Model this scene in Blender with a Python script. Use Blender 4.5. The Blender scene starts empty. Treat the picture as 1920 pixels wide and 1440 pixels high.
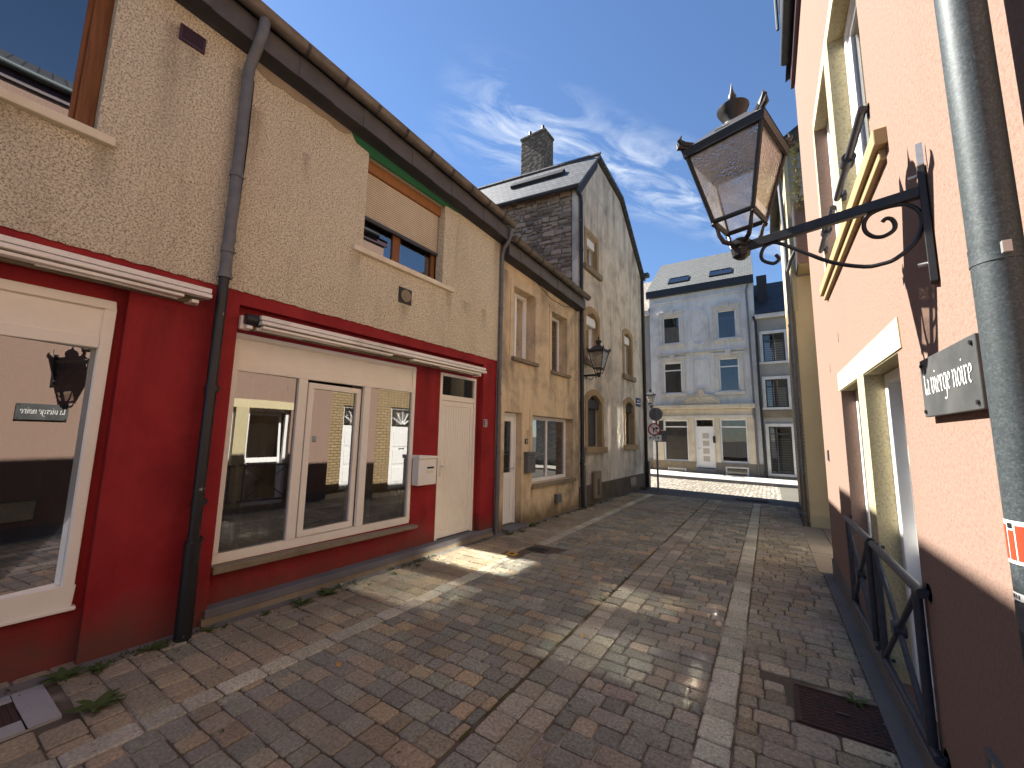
import bpy, bmesh, math, random
import numpy as np
from mathutils import Matrix, Vector
random.seed(7)
R = math.radians
scene = bpy.context.scene

# ------------------------------------------------------------------ camera
cam_d = bpy.data.cameras.new('camera'); cam = bpy.data.objects.new('camera', cam_d)
scene.collection.objects.link(cam); scene.camera = cam
cam_d.sensor_width = 36.0; cam_d.lens = 36.0 * 750.0 / 1920.0
cam_d.clip_start = 0.02; cam_d.clip_end = 3000
_y, _p, _r = R(32.6), R(7.38), R(1.04)
fw = Vector((-math.sin(_y) * math.cos(_p), math.cos(_y) * math.cos(_p), math.sin(_p)))
rt = Vector((math.cos(_y), math.sin(_y), 0)); up = rt.cross(fw)
rt2 = rt * math.cos(_r) + up * math.sin(_r); up2 = up * math.cos(_r) - rt * math.sin(_r)
cam.matrix_world = Matrix(((rt2.x, up2.x, -fw.x, 0), (rt2.y, up2.y, -fw.y, 0), (rt2.z, up2.z, -fw.z, 1.6), (0, 0, 0, 1)))

# ------------------------------------------------------------------ sky, sun, exposure
SUN_EL, SUN_AZ = R(45.5), R(-2.0)         # light travels towards +X, 2 degrees towards -Y
SKY_STRENGTH, SUN_STRENGTH, EXPOSURE = 0.052, 4.7, 1.90
world = bpy.data.worlds.new('World'); scene.world = world; world.use_nodes = True
wn = world.node_tree; wn.nodes.clear()
def wnode(t): return wn.nodes.new(t)
sky = wnode('ShaderNodeTexSky'); sky.sky_type = 'NISHITA'; sky.sun_disc = False
sky.sun_elevation = SUN_EL; sky.sun_rotation = R(270) - SUN_AZ
sky.air_density = 1.0; sky.dust_density = 0.05; sky.ozone_density = 6.5
bg = wnode('ShaderNodeBackground'); bg.inputs[1].default_value = SKY_STRENGTH
wout = wnode('ShaderNodeOutputWorld')
tc = wnode('ShaderNodeTexCoord'); sep = wnode('ShaderNodeSeparateXYZ'); wn.links.new(tc.outputs['Generated'], sep.inputs[0])
def wmath(op, a, b=None, c=None):
    n = wnode('ShaderNodeMath'); n.operation = op
    for i, v in enumerate((a, b, c)):
        if v is None: continue
        if isinstance(v, (int, float)): n.inputs[i].default_value = v
        else: wn.links.new(v, n.inputs[i])
    return n.outputs[0]
zc = wmath('MAXIMUM', sep.outputs[2], 0.03)
px, py = wmath('DIVIDE', sep.outputs[0], zc), wmath('DIVIDE', sep.outputs[1], zc)
# a high cirrus sheet: streaks drawn out along one direction, patchy over the whole sky
comb = wnode('ShaderNodeCombineXYZ')
ca, sa = math.cos(R(58)), math.sin(R(58))
su = wmath('ADD', wmath('MULTIPLY', px, ca), wmath('MULTIPLY', py, sa))
sv = wmath('SUBTRACT', wmath('MULTIPLY', py, ca), wmath('MULTIPLY', px, sa))
wn.links.new(su, comb.inputs[0]); wn.links.new(wmath('MULTIPLY', sv, 2.6), comb.inputs[1])
n1 = wnode('ShaderNodeTexNoise'); n1.inputs['Scale'].default_value = 3.2; n1.inputs['Detail'].default_value = 9; n1.inputs['Roughness'].default_value = 0.62
n1.inputs['Distortion'].default_value = 0.9; wn.links.new(comb.outputs[0], n1.inputs['Vector'])
# band of cirrus: centre line sv ~ 0.95, plus a slow patch noise
band = wmath('MULTIPLY', wmath('ABSOLUTE', wmath('SUBTRACT', sv, 1.09)), 3.9)
bandm = wmath('MULTIPLY', wmath('MAXIMUM', wmath('SUBTRACT', 1.0, band), 0.0), wmath('MAXIMUM', wmath('MINIMUM', wmath('MULTIPLY', wmath('SUBTRACT', su, 0.22), 4.0), 1.0), 0.0))
n2 = wnode('ShaderNodeTexNoise'); n2.inputs['Scale'].default_value = 0.9; n2.inputs['Detail'].default_value = 3
wn.links.new(comb.outputs[0], n2.inputs['Vector'])
patch = wmath('MAXIMUM', wmath('MULTIPLY', wmath('SUBTRACT', n2.outputs[0], 0.62), 1.2), 0.0)
den = wmath('MULTIPLY', wmath('MAXIMUM', wmath('SUBTRACT', n1.outputs[0], 0.43), 0.0), wmath('ADD', wmath('MULTIPLY', bandm, 3.6), patch))
den = wmath('MINIMUM', den, 0.62)
mixc = wnode('ShaderNodeMix'); mixc.data_type = 'RGBA'
wn.links.new(den, mixc.inputs[0]); wn.links.new(sky.outputs[0], mixc.inputs[6]); mixc.inputs[7].default_value = (5.2, 5.6, 6.2, 1)
wn.links.new(mixc.outputs[2], bg.inputs[0]); wn.links.new(bg.outputs[0], wout.inputs[0])
sun_d = bpy.data.lights.new('sun', 'SUN'); sun_d.energy = SUN_STRENGTH; sun_d.angle = R(0.53); sun_d.color = (1.0, 0.955, 0.885)
sun = bpy.data.objects.new('sun', sun_d); scene.collection.objects.link(sun)
sdir = Vector((math.cos(SUN_EL) * math.cos(SUN_AZ), math.cos(SUN_EL) * math.sin(SUN_AZ), -math.sin(SUN_EL)))
sun.rotation_euler = sdir.to_track_quat('-Z', 'Y').to_euler(); sun.location = (-20, 0, 25)
vs = scene.view_settings; vs.view_transform = 'Standard'; vs.look = 'None'; vs.exposure = EXPOSURE; vs.gamma = 1.0; vs.use_curve_mapping = False
cy = scene.cycles
cy.max_bounces = 8; cy.diffuse_bounces = 5; cy.glossy_bounces = 4; cy.transmission_bounces = 6; cy.transparent_max_bounces = 12
cy.caustics_reflective = True; cy.caustics_refractive = False; cy.blur_glossy = 0.0
cy.sample_clamp_indirect = 0.0; cy.use_denoising = True
cy.use_adaptive_sampling = False
cy.use_guiding = True; cy.use_surface_guiding = True; cy.use_volume_guiding = False; cy.guiding_training_samples = 128
scene.render.engine = 'CYCLES'

# ------------------------------------------------------------------ materials
MATS = {}
class NT:
    def __init__(s, name, rough=0.8, spec=0.3):
        s.m = bpy.data.materials.new(name); s.m.use_nodes = True; s.t = s.m.node_tree; s.b = s.t.nodes['Principled BSDF']
        s.b.inputs['Roughness'].default_value = rough; s.b.inputs['Specular IOR Level'].default_value = spec
        s.tc = s.t.nodes.new('ShaderNodeTexCoord'); MATS[name] = s.m
    def n(s, t): return s.t.nodes.new(t)
    def l(s, a, b): s.t.links.new(a, b)
    def put(s, v, sock):
        if isinstance(v, (int, float)): sock.default_value = v
        elif isinstance(v, tuple): sock.default_value = (*v, 1) if len(v) == 3 else v
        else: s.l(v, sock)
    world = False
    def vec(s, sc=(1, 1, 1), src='Object'):
        mp = s.n('ShaderNodeMapping'); mp.inputs['Scale'].default_value = sc
        s.l(s.n('ShaderNodeNewGeometry').outputs['Position'] if s.world else s.tc.outputs[src], mp.inputs[0]); return mp.outputs[0]
    def noise(s, scale, detail=4, rough=0.55, sc=None, dist=0.0):
        n = s.n('ShaderNodeTexNoise'); n.inputs['Scale'].default_value = scale; n.inputs['Detail'].default_value = detail
        n.inputs['Roughness'].default_value = rough; n.inputs['Distortion'].default_value = dist
        s.l(s.vec(sc or (1, 1, 1)), n.inputs['Vector']); return n.outputs[0]
    def voro(s, scale, feat='F1', sc=None, rnd=1.0):
        n = s.n('ShaderNodeTexVoronoi'); n.feature = feat; n.inputs['Scale'].default_value = scale; n.inputs['Randomness'].default_value = rnd
        s.l(s.vec(sc or (1, 1, 1)), n.inputs['Vector']); return n
    def ramp(s, fac, a, b):
        r = s.n('ShaderNodeMapRange'); r.inputs[1].default_value = a; r.inputs[2].default_value = b; r.clamp = True; s.l(fac, r.inputs[0]); return r.outputs[0]
    def mix(s, fac, a, b, mode='MIX'):
        n = s.n('ShaderNodeMix'); n.data_type = 'RGBA'; n.blend_type = mode
        s.put(fac, n.inputs[0]); s.put(a, n.inputs[6]); s.put(b, n.inputs[7]); return n.outputs[2]
    def math(s, op, a, b=0.0):
        n = s.n('ShaderNodeMath'); n.operation = op; s.put(a, n.inputs[0]); s.put(b, n.inputs[1]); return n.outputs[0]
    def z(s):
        q = s.n('ShaderNodeSeparateXYZ'); s.l(s.tc.outputs['Object'], q.inputs[0]); return q.outputs
    def col(s, c): s.put(c, s.b.inputs['Base Color']); return s
    def bump(s, h, strength=0.4, dist=0.01):
        b = s.n('ShaderNodeBump'); b.inputs['Strength'].default_value = strength; b.inputs['Distance'].default_value = dist
        s.l(h, b.inputs['Height']); s.l(b.outputs[0], s.b.inputs['Normal']); return s
    def rough(s, v): s.put(v, s.b.inputs['Roughness']); return s

def roughcast(name, light, mid, dark, scale=70, bs=0.8, bd=0.012, stain=(0.30, 0.22, 0.15), stain_amt=0.45, pit=0.6):
    k = NT(name, 0.95, 0.1)
    f = k.noise(scale, 5, 0.75); g = k.noise(scale * 1.9, 3, 0.7); pv_ = k.voro(scale * 0.72)
    c = k.mix(k.ramp(f, 0.40, 0.54), dark, mid); c = k.mix(k.ramp(g, 0.52, 0.62), c, light)
    c = k.mix(k.math('MULTIPLY', k.ramp(pv_.outputs['Distance'], 0.30, 0.12), pit), c, tuple(q * .55 for q in dark))
    s1 = k.noise(1.1, 6, 0.62, sc=(1.5, 1.5, 0.6)); c = k.mix(k.math('MULTIPLY', k.ramp(s1, 0.46, 0.74), stain_amt), c, stain)
    s3 = k.noise(1.0, 6, 0.65, sc=(4.5, 4.5, 0.5), dist=0.4); c = k.mix(k.math('MULTIPLY', k.ramp(s3, 0.56, 0.74), stain_amt * 0.8), c, tuple(q * .7 for q in stain))
    s2 = k.noise(0.5, 3, 0.5); c = k.mix(k.math('MULTIPLY', k.ramp(s2, 0.40, 0.70), 0.22), c, light)
    pits = k.voro(9.0); c = k.mix(k.math('MULTIPLY', k.ramp(pits.outputs['Distance'], 0.045, 0.02), 0.5), c, (0.08, 0.06, 0.045))
    k.col(c).bump(f, bs, bd); return k
roughcast('roughcast_beige', (0.92, 0.83, 0.63), (0.80, 0.70, 0.50), (0.25, 0.185, 0.11), 66, 1.0, 0.016, stain=(0.46, 0.37, 0.26), stain_amt=0.4)
roughcast('roughcast_pink', (0.295, 0.20, 0.156), (0.278, 0.187, 0.145), (0.232, 0.152, 0.117), 48, 0.8, 0.005, stain=(0.268, 0.178, 0.138), stain_amt=0.2, pit=0.12)
roughcast('roughcast_cream', (0.56, 0.49, 0.31), (0.50, 0.43, 0.26), (0.33, 0.28, 0.16), 60, 0.5, 0.006, stain=(0.42, 0.35, 0.2), stain_amt=0.2, pit=0.25)

def drips(mat, items, colr, amt=0.7):
    """run-off stains: (centre u, half width, top z, length) in the house's own coordinates"""
    k = NT.__new__(NT); k.m = MATS[mat]; k.t = k.m.node_tree; k.b = k.t.nodes['Principled BSDF']; k.tc = k.n('ShaderNodeTexCoord')
    old = k.b.inputs['Base Color'].links[0].from_socket; xyz = k.z(); nz = k.noise(9, 5, 0.7, sc=(1, 1, 0.25)); n2_ = k.noise(26, 4, 0.7, sc=(1, 1, 0.12)); tot = None
    for u, hw, zt, ln in items:
        du = k.math('ABSOLUTE', k.math('SUBTRACT', xyz[1], u)); m1 = k.ramp(k.math('ADD', du, k.math('MULTIPLY', k.math('SUBTRACT', nz, .5), hw * 1.6)), hw, hw * .15)
        dz = k.math('SUBTRACT', zt, xyz[2]); m2 = k.math('MULTIPLY', k.ramp(dz, -.004, .02), k.ramp(k.math('ADD', dz, k.math('MULTIPLY', n2_, ln * .5)), ln, ln * .2)); m = k.math('MULTIPLY', m1, m2)
        tot = m if tot is None else k.math('MAXIMUM', tot, m)
    k.col(k.mix(k.math('MULTIPLY', k.math('MULTIPLY', tot, k.ramp(n2_, .2, .6)), amt), old, colr))
def plaster(name, base, var, dirt, dirt_amt=0.5, streak=0.0, fine=40, bs=0.25, soil=None, rough=0.9, soot=None):
    k = NT(name, rough, 0.15)
    a = k.noise(2.2, 6, 0.6); c = k.mix(k.ramp(a, 0.35, 0.7), base, var)
    d = k.noise(1.3, 7, 0.65, dist=0.4); c = k.mix(k.math('MULTIPLY', k.ramp(d, 0.50, 0.72), dirt_amt), c, dirt)
    if streak:
        st = k.noise(1.0, 6, 0.65, sc=(3.2, 3.2, 0.42), dist=0.5); st2 = k.noise(1.0, 5, 0.7, sc=(11, 11, 0.9), dist=0.6)
        c = k.mix(k.math('MULTIPLY', k.ramp(st, 0.50, 0.70), streak), c, dirt)
        c = k.mix(k.math('MULTIPLY', k.ramp(st2, 0.55, 0.75), streak * 0.7), c, dirt)
    if soil:
        h = k.math('ADD', k.z()[2], k.math('MULTIPLY', k.noise(3.0, 5), -0.6)); c = k.mix(k.ramp(h, 0.12, -0.25), c, soil)
    if soot:
        q1 = k.noise(0.9, 7, 0.68, sc=(1, 1, 0.7), dist=0.7); c = k.mix(k.math('MULTIPLY', k.ramp(q1, 0.50, 0.68), soot[1]), c, soot[0])
        chips = k.noise(9, 6, 0.7); c = k.mix(k.math('MULTIPLY', k.ramp(chips, 0.70, 0.74), 0.6), c, soot[2])
    f = k.noise(fine, 4, 0.6); c = k.mix(0.25, c, k.mix(f, (0.5, 0.5, 0.5), (1, 1, 1)), 'MULTIPLY')
    k.col(c).bump(f, bs, 0.006); return k
plaster('red_paint', (0.255, 0.0155, 0.018), (0.34, 0.027, 0.028), (0.15, 0.010, 0.012), 0.75, 0.4, 45, 0.45, soil=(0.16, 0.055, 0.042), rough=0.62, soot=((0.36, 0.035, 0.034), 0.45, (0.42, 0.16, 0.13)))
plaster('tan_render', (0.74, 0.58, 0.37), (0.68, 0.52, 0.32), (0.24, 0.20, 0.15), 0.75, 0.4, 30, 0.25, soil=(0.20, 0.15, 0.085), soot=((0.20, 0.17, 0.135), 0.75, (0.55, 0.46, 0.33)))
plaster('old_render', (0.70, 0.62, 0.50), (0.60, 0.53, 0.43), (0.20, 0.175, 0.145), 0.6, 0.6, 25, 0.25, soot=((0.22, 0.19, 0.155), 0.7, (0.5, 0.44, 0.36)))
plaster('dark_plinth', (0.15, 0.125, 0.095), (0.10, 0.085, 0.065), (0.06, 0.055, 0.04), 0.6, 0.3, 20, 0.5)
plaster('smooth_cream', (0.62, 0.53, 0.33), (0.58, 0.49, 0.30), (0.46, 0.38, 0.24), 0.25, 0.1, 60, 0.12)
plaster('yellow_render', (0.78, 0.63, 0.36), (0.73, 0.58, 0.32), (0.60, 0.48, 0.28), 0.3, 0.1, 50, 0.15)
plaster('grey_render', (0.36, 0.34, 0.31), (0.31, 0.295, 0.27), (0.20, 0.185, 0.16), 0.4, 0.2, 30, 0.2)
plaster('pale_facade', (0.72, 0.71, 0.68), (0.65, 0.64, 0.61), (0.38, 0.35, 0.31), 0.5, 0.4, 20, 0.15, soot=((0.40, 0.38, 0.35), 0.5, (0.5, 0.46, 0.4)))
plaster('pale_stone', (0.68, 0.60, 0.46), (0.60, 0.51, 0.37), (0.28, 0.20, 0.12), 0.5, 0.4, 30, 0.2)
plaster('ochre_stone', (0.40, 0.29, 0.16), (0.34, 0.24, 0.13), (0.16, 0.115, 0.07), 0.5, 0.3, 30, 0.3)
plaster('concrete_sill', (0.80, 0.71, 0.53), (0.72, 0.63, 0.46), (0.36, 0.29, 0.18), 0.3, 0.1, 30, 0.2)
plaster('weathered_sill', (0.30, 0.245, 0.165), (0.23, 0.185, 0.125), (0.10, 0.08, 0.05), 0.6, 0.3, 40, 0.4)
plaster('grey_cement', (0.21, 0.19, 0.165), (0.17, 0.155, 0.135), (0.09, 0.08, 0.065), 0.5, 0, 25, 0.4)
plaster('blue_stone', (0.19, 0.185, 0.19), (0.15, 0.145, 0.15), (0.08, 0.075, 0.07), 0.4, 0.1, 35, 0.3)
plaster('pale_cement', (0.40, 0.385, 0.36), (0.34, 0.33, 0.31), (0.2, 0.19, 0.17), 0.5, 0, 30, 0.3)
plaster('grey_patch', (0.38, 0.31, 0.22), (0.33, 0.27, 0.19), (0.22, 0.18, 0.13), 0.4, 0, 30, 0.2)
plaster('green_beam', (0.035, 0.17, 0.075), (0.03, 0.14, 0.06), (0.03, 0.075, 0.04), 0.6, 0.2, 40, 0.3, rough=0.6)
plaster('white_pvc', (0.88, 0.82, 0.70), (0.86, 0.79, 0.67), (0.68, 0.60, 0.48), 0.18, 0.08, 8, 0.02, rough=0.4)
plaster('bright_pvc', (0.84, 0.83, 0.80), (0.81, 0.80, 0.77), (0.6, 0.58, 0.54), 0.12, 0.05, 8, 0.02, rough=0.35)
plaster('awning_white', (0.88, 0.83, 0.74), (0.84, 0.78, 0.69), (0.26, 0.21, 0.15), 0.5, 0, 60, 0.02, rough=0.45)
plaster('shutter_beige', (0.80, 0.69, 0.53), (0.77, 0.66, 0.50), (0.5, 0.4, 0.28), 0.2, 0.1, 10, 0.02, rough=0.5)
plaster('slate_pale', (0.13, 0.12, 0.118), (0.10, 0.095, 0.095), (0.06, 0.055, 0.055), 0.5, 0.1, 25, 0.4, rough=0.5)
plaster('trim_stone', (0.64, 0.605, 0.54), (0.57, 0.53, 0.46), (0.33, 0.28, 0.21), 0.45, 0.3, 30, 0.2)
plaster('slate_dark', (0.045, 0.045, 0.048), (0.065, 0.06, 0.06), (0.03, 0.03, 0.03), 0.5, 0.1, 25, 0.3, rough=0.55)
plaster('sill_wood_tan', (0.42, 0.31, 0.165), (0.38, 0.275, 0.14), (0.27, 0.19, 0.09), 0.3, 0.1, 40, 0.1, rough=0.6)

drips('tan_render', [(u - 7.1, hw, z, l) for u, hw, z, l in ((6.02, .10, 2.95, .75), (6.84, .12, 2.95, .9), (7.44, .10, 2.9, .8), (8.24, .10, 2.9, .7), (7.15, .28, 4.75, 1.9), (8.62, .12, 4.7, 4.6), (5.75, .16, 4.6, 2.6), (6.72, .07, .62, .5), (8.48, .08, .62, .6), (7.66, .1, .26, .3), (6.56, .08, 1.72, .45))], (0.13, 0.11, 0.088), 0.8)
drips('old_render', [(u - 11.3, hw, z, l) for u, hw, z, l in ((9.1, .1, 5.8, .9), (10.1, .12, 5.8, 1.3), (9.05, .1, 3.36, .8), (10.14, .12, 3.36, 1.0), (11.85, .1, 3.36, .8), (12.85, .12, 3.36, .9), (10.6, .22, 9.2, 2.6), (11.3, .16, 9.1, 3.4), (12.2, .22, 8.7, 3.2), (13.1, .2, 7.9, 3.0), (10.55, .08, 2.6, 2.1), (13.6, .14, 7.3, 5.5), (9.2, .12, 8.3, 1.6))], (0.12, 0.105, 0.085), 0.75)
drips('roughcast_beige', [(u - 3.5, hw, z, l) for u, hw, z, l in ((2.76, .10, 3.70, .55), (4.32, .10, 3.70, .7), (3.5, .09, 3.28, .4), (1.60, .10, 4.7, 1.1), (5.45, .10, 5.0, 2.0), (2.1, .05, 4.55, .5))] + [(u + 1.0, hw, z, l) for u, hw, z, l in ((.64, .10, 3.68, .6), (.2, .16, 3.68, .4), (1.07, .08, 4.88, .5), (1.42, .08, 5.0, 2.1))], (0.20, 0.145, 0.09), 0.62)
drips('red_paint', [(u - 3.5, hw, z, l) for u, hw, z, l in ((1.9, .12, .38, .3), (3.8, .1, .38, .35), (5.36, .1, 2.8, 1.1), (4.1, .1, 2.6, .8))] + [(u + 1.0, hw, z, l) for u, hw, z, l in ((1.15, .16, 2.6, 1.1), (1.38, .1, 2.8, 2.6), (.6, .3, .38, .35))], (0.10, 0.012, 0.012), 0.6)
def wood(name, a, b):
    k = NT(name, 0.5, 0.35); g = k.noise(6, 5, 0.6, sc=(8, 8, 0.6)); k.col(k.mix(k.ramp(g, 0.3, 0.7), a, b)).bump(g, 0.1, 0.003); return k
wood('brown_wood', (0.16, 0.055, 0.014), (0.27, 0.105, 0.03))
wood('orange_wood', (0.26, 0.105, 0.03), (0.33, 0.14, 0.045))

def metal(name, a, b, scale=14, rough=0.5, metallic=0.0, spec=0.4, bs=0.05):
    k = NT(name, rough, spec); k.b.inputs['Metallic'].default_value = metallic
    f = k.noise(scale, 5, 0.6); k.col(k.mix(k.ramp(f, 0.35, 0.65), a, b)).bump(k.noise(scale * 4, 3), bs, 0.003); return k
metal('black_iron', (0.012, 0.012, 0.013), (0.022, 0.021, 0.02), 20, 0.42)
metal('dark_frame_grey', (0.045, 0.046, 0.05), (0.06, 0.06, 0.065), 12, 0.4)
metal('grille_grey', (0.03, 0.033, 0.045), (0.045, 0.047, 0.058), 20, 0.4)
metal('pipe_grey', (0.11, 0.115, 0.12), (0.15, 0.15, 0.15), 10, 0.5)
metal('gutter_brown', (0.10, 0.085, 0.07), (0.17, 0.14, 0.11), 6, 0.45, 0.3)
metal('purple_metal', (0.05, 0.022, 0.03), (0.06, 0.03, 0.04), 6, 0.5)
metal('mailbox_white', (0.80, 0.76, 0.68), (0.76, 0.72, 0.64), 5, 0.35)
metal('mailbox_grey', (0.10, 0.10, 0.105), (0.13, 0.13, 0.13), 8, 0.4)
metal('rust_plate', (0.085, 0.04, 0.028), (0.055, 0.036, 0.03), 9, 0.75, 0.1)
metal('iron_cover', (0.045, 0.037, 0.033), (0.065, 0.055, 0.05), 12, 0.7, 0.1)
metal('slate_sign', (0.05, 0.053, 0.053), (0.085, 0.086, 0.082), 7, 0.55)
metal('bolt_steel', (0.45, 0.44, 0.42), (0.55, 0.54, 0.52), 20, 0.35, 0.6)
metal('yellow_paint', (0.62, 0.36, 0.03), (0.50, 0.28, 0.03), 20, 0.7)
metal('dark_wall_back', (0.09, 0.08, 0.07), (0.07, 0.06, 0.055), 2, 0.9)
metal('lettering_white', (0.85, 0.84, 0.80), (0.75, 0.74, 0.70), 60, 0.6)
metal('sign_red', (0.42, 0.018, 0.02), (0.38, 0.016, 0.02), 9, 0.4)
metal('sign_blue', (0.02, 0.03, 0.10), (0.025, 0.035, 0.11), 9, 0.4)
metal('sticker_red', (0.55, 0.055, 0.02), (0.5, 0.05, 0.02), 30, 0.5)
metal('black_plastic', (0.015, 0.015, 0.016), (0.02, 0.02, 0.02), 9, 0.4)
metal('curtain_grey', (0.50, 0.45, 0.38), (0.43, 0.39, 0.33), 4, 0.95)
metal('blind_white', (0.55, 0.56, 0.60), (0.5, 0.52, 0.56), 4, 0.9)
metal('lace_white', (0.62, 0.66, 0.72), (0.5, 0.55, 0.62), 30, 0.9)
metal('dry_leaf', (0.45, 0.24, 0.05), (0.5, 0.33, 0.08), 30, 0.8)
# galvanised zinc with crystal spangle
k = NT('zinc', 0.55, 0.4); k.b.inputs['Metallic'].default_value = 0.2
v = k.voro(150); v2 = k.noise(170, 3, 0.7); zc_ = k.mix(v.outputs['Color'], (0.03, 0.039, 0.042), (0.066, 0.08, 0.083))
zc_ = k.mix(k.ramp(v2, 0.5, 0.75), zc_, (0.125, 0.145, 0.15)); k.col(k.mix(k.math('MULTIPLY', k.ramp(k.noise(2, 4), 0.4, 0.7), 0.5), zc_, (0.05, 0.06, 0.063))); k.bump(v2, 0.06, 0.002)
# black painted pipe, paint flaking
k = NT('pipe_black_peeling', 0.4, 0.45); f = k.noise(14, 6, 0.7, sc=(1, 1, 0.55)); k.col(k.mix(k.ramp(f, 0.66, 0.68), (0.014, 0.013, 0.013), (0.36, 0.35, 0.33))); k.bump(f, 0.3, 0.004)
# wooden door boards and vein
# foliage
k = NT('weed_green', 0.7, 0.2); f = k.noise(20, 3); k.col(k.mix(f, (0.035, 0.06, 0.015), (0.09, 0.115, 0.03)))
k = NT('moss_green', 0.9, 0.1); f = k.noise(60, 3); k.col(k.mix(f, (0.05, 0.055, 0.015), (0.11, 0.10, 0.03)))
k = NT('ivy_green', 0.6, 0.3); f = k.noise(8, 3); k.col(k.mix(f, (0.16, 0.17, 0.09), (0.34, 0.34, 0.22)))
# pavers (colour comes from the stone itself through a colour attribute)
k = NT('paver_stone', 0.9, 0.2); k.world = True; at = k.n('ShaderNodeAttribute'); at.attribute_name = 'pc'
f = k.noise(55, 5, 0.65); g = k.noise(150, 3, 0.6); st = k.noise(1.2, 5, 0.6)
c = k.mix(0.85, at.outputs['Color'], k.mix(k.ramp(f, 0.3, 0.7), (0.45, 0.45, 0.45), (1.5, 1.5, 1.5)), 'MULTIPLY'); c = k.mix(k.math('MULTIPLY', k.ramp(g, 0.60, 0.70), 0.7), c, (0.42, 0.37, 0.30))
c = k.mix(k.math('MULTIPLY', k.ramp(st, 0.46, 0.66), 0.42), c, (0.11, 0.09, 0.068)); st2 = k.noise(0.55, 4, 0.6, dist=0.5); c = k.mix(k.math('MULTIPLY', k.ramp(st2, 0.52, 0.70), 0.35), c, (0.30, 0.255, 0.20)); sp = k.voro(3.1); c = k.mix(k.math('MULTIPLY', k.ramp(sp.outputs['Distance'], 0.05, 0.03), 0.7), c, (0.07, 0.06, 0.055)); k.col(c).bump(f, 0.6, 0.007)
k = NT('joint_sand', 0.95, 0.1); f = k.noise(40, 5, 0.7); g = k.noise(1.7, 4); c = k.mix(f, (0.075, 0.06, 0.042), (0.16, 0.13, 0.095)); k.col(k.mix(k.ramp(g, 0.50, 0.62), c, (0.34, 0.29, 0.23))).bump(f, 0.5, 0.006)
k = NT('asphalt', 0.92, 0.2); f = k.noise(70, 4, 0.7); g = k.noise(0.8, 4); k.col(k.mix(k.ramp(g, 0.4, 0.7), k.mix(f, (0.075, 0.07, 0.068), (0.12, 0.115, 0.11)), (0.15, 0.14, 0.13))).bump(f, 0.4, 0.006)
k = NT('cobbles', 0.85, 0.25); v = k.voro(8.5, sc=(1, 1.25, 1), rnd=0.55); e = k.ramp(v.outputs['Distance'], 0.36, 0.52)
cc = k.mix(v.outputs['Color'], (0.36, 0.32, 0.27), (0.52, 0.47, 0.39)); k.col(k.mix(e, cc, (0.16, 0.14, 0.11))); k.bump(k.math('SUBTRACT', 1.0, e), 0.7, 0.02)
k = NT('pavement_concrete', 0.9, 0.2); f = k.noise(20, 4, 0.6); k.col(k.mix(f, (0.40, 0.36, 0.30), (0.52, 0.47, 0.40))).bump(f, 0.2, 0.005)
k = NT('far_ground', 0.95, 0.1); f = k.noise(0.3, 4); k.col(k.mix(f, (0.10, 0.09, 0.075), (0.15, 0.14, 0.12)))
# rubble stone, own tint for each stone
k = NT('rubble_stone', 0.92, 0.2); oi = k.n('ShaderNodeObjectInfo'); f = k.noise(14, 5, 0.65)
c = k.mix(oi.outputs['Random'], (0.17, 0.13, 0.095), (0.44, 0.34, 0.245)); c = k.mix(0.6, c, k.mix(f, (0.5, 0.5, 0.5), (1.3, 1.3, 1.3)), 'MULTIPLY'); k.col(c).bump(f, 0.7, 0.02)
k = NT('rubble_mass', 0.95, 0.1); v = k.voro(7, sc=(1, 1, 2)); f = k.noise(14, 5, 0.65); e = k.ramp(v.outputs['Distance'], 0.25, 0.6)
c = k.mix(v.outputs['Color'], (0.19, 0.15, 0.11), (0.36, 0.28, 0.20)); c = k.mix(e, c, (0.13, 0.10, 0.075)); k.col(c).bump(k.math('SUBTRACT', f, e), 0.8, 0.03)
# slate roofs: courses of small slates
def slates(name, a, b, sx, sy, axis_scale=(1, 1, 1), wall=False):
    k = NT(name, 0.6, 0.35); br = k.n('ShaderNodeTexBrick')
    if wall:
        cx_ = k.n('ShaderNodeCombineXYZ'); k.l(k.z()[1], cx_.inputs[0]); k.l(k.z()[2], cx_.inputs[1]); k.l(cx_.outputs[0], br.inputs['Vector'])
    else: k.l(k.vec(axis_scale), br.inputs['Vector']); br.offset = 0.5
    br.inputs['Color1'].default_value = (*a, 1); br.inputs['Color2'].default_value = (*b, 1); br.inputs['Mortar'].default_value = (a[0] * .35, a[1] * .35, a[2] * .35, 1)
    br.inputs['Scale'].default_value = 1.0; br.inputs['Mortar Size'].default_value = 0.012; br.inputs['Brick Width'].default_value = sx; br.inputs['Row Height'].default_value = sy
    f = k.noise(8, 4); k.col(k.mix(0.4, br.outputs['Color'], k.mix(f, (0.6, 0.6, 0.6), (1.25, 1.25, 1.25)), 'MULTIPLY')); k.bump(br.outputs['Fac'], 0.5, -0.01); return k
slates('slate_grey_roof', (0.105, 0.108, 0.10), (0.135, 0.135, 0.127), 0.22, 0.16)
slates('slate_black_roof', (0.035, 0.036, 0.04), (0.055, 0.055, 0.058), 0.25, 0.18)
slates('slate_tall_roof', (0.075, 0.078, 0.082), (0.12, 0.12, 0.125), 0.2, 0.11)
slates('tan_brick', (0.38, 0.275, 0.145), (0.31, 0.22, 0.115), 0.22, 0.075, wall=True)
slates('tile_roof_pale', (0.30, 0.26, 0.22), (0.22, 0.19, 0.16), 0.25, 0.2)

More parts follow.
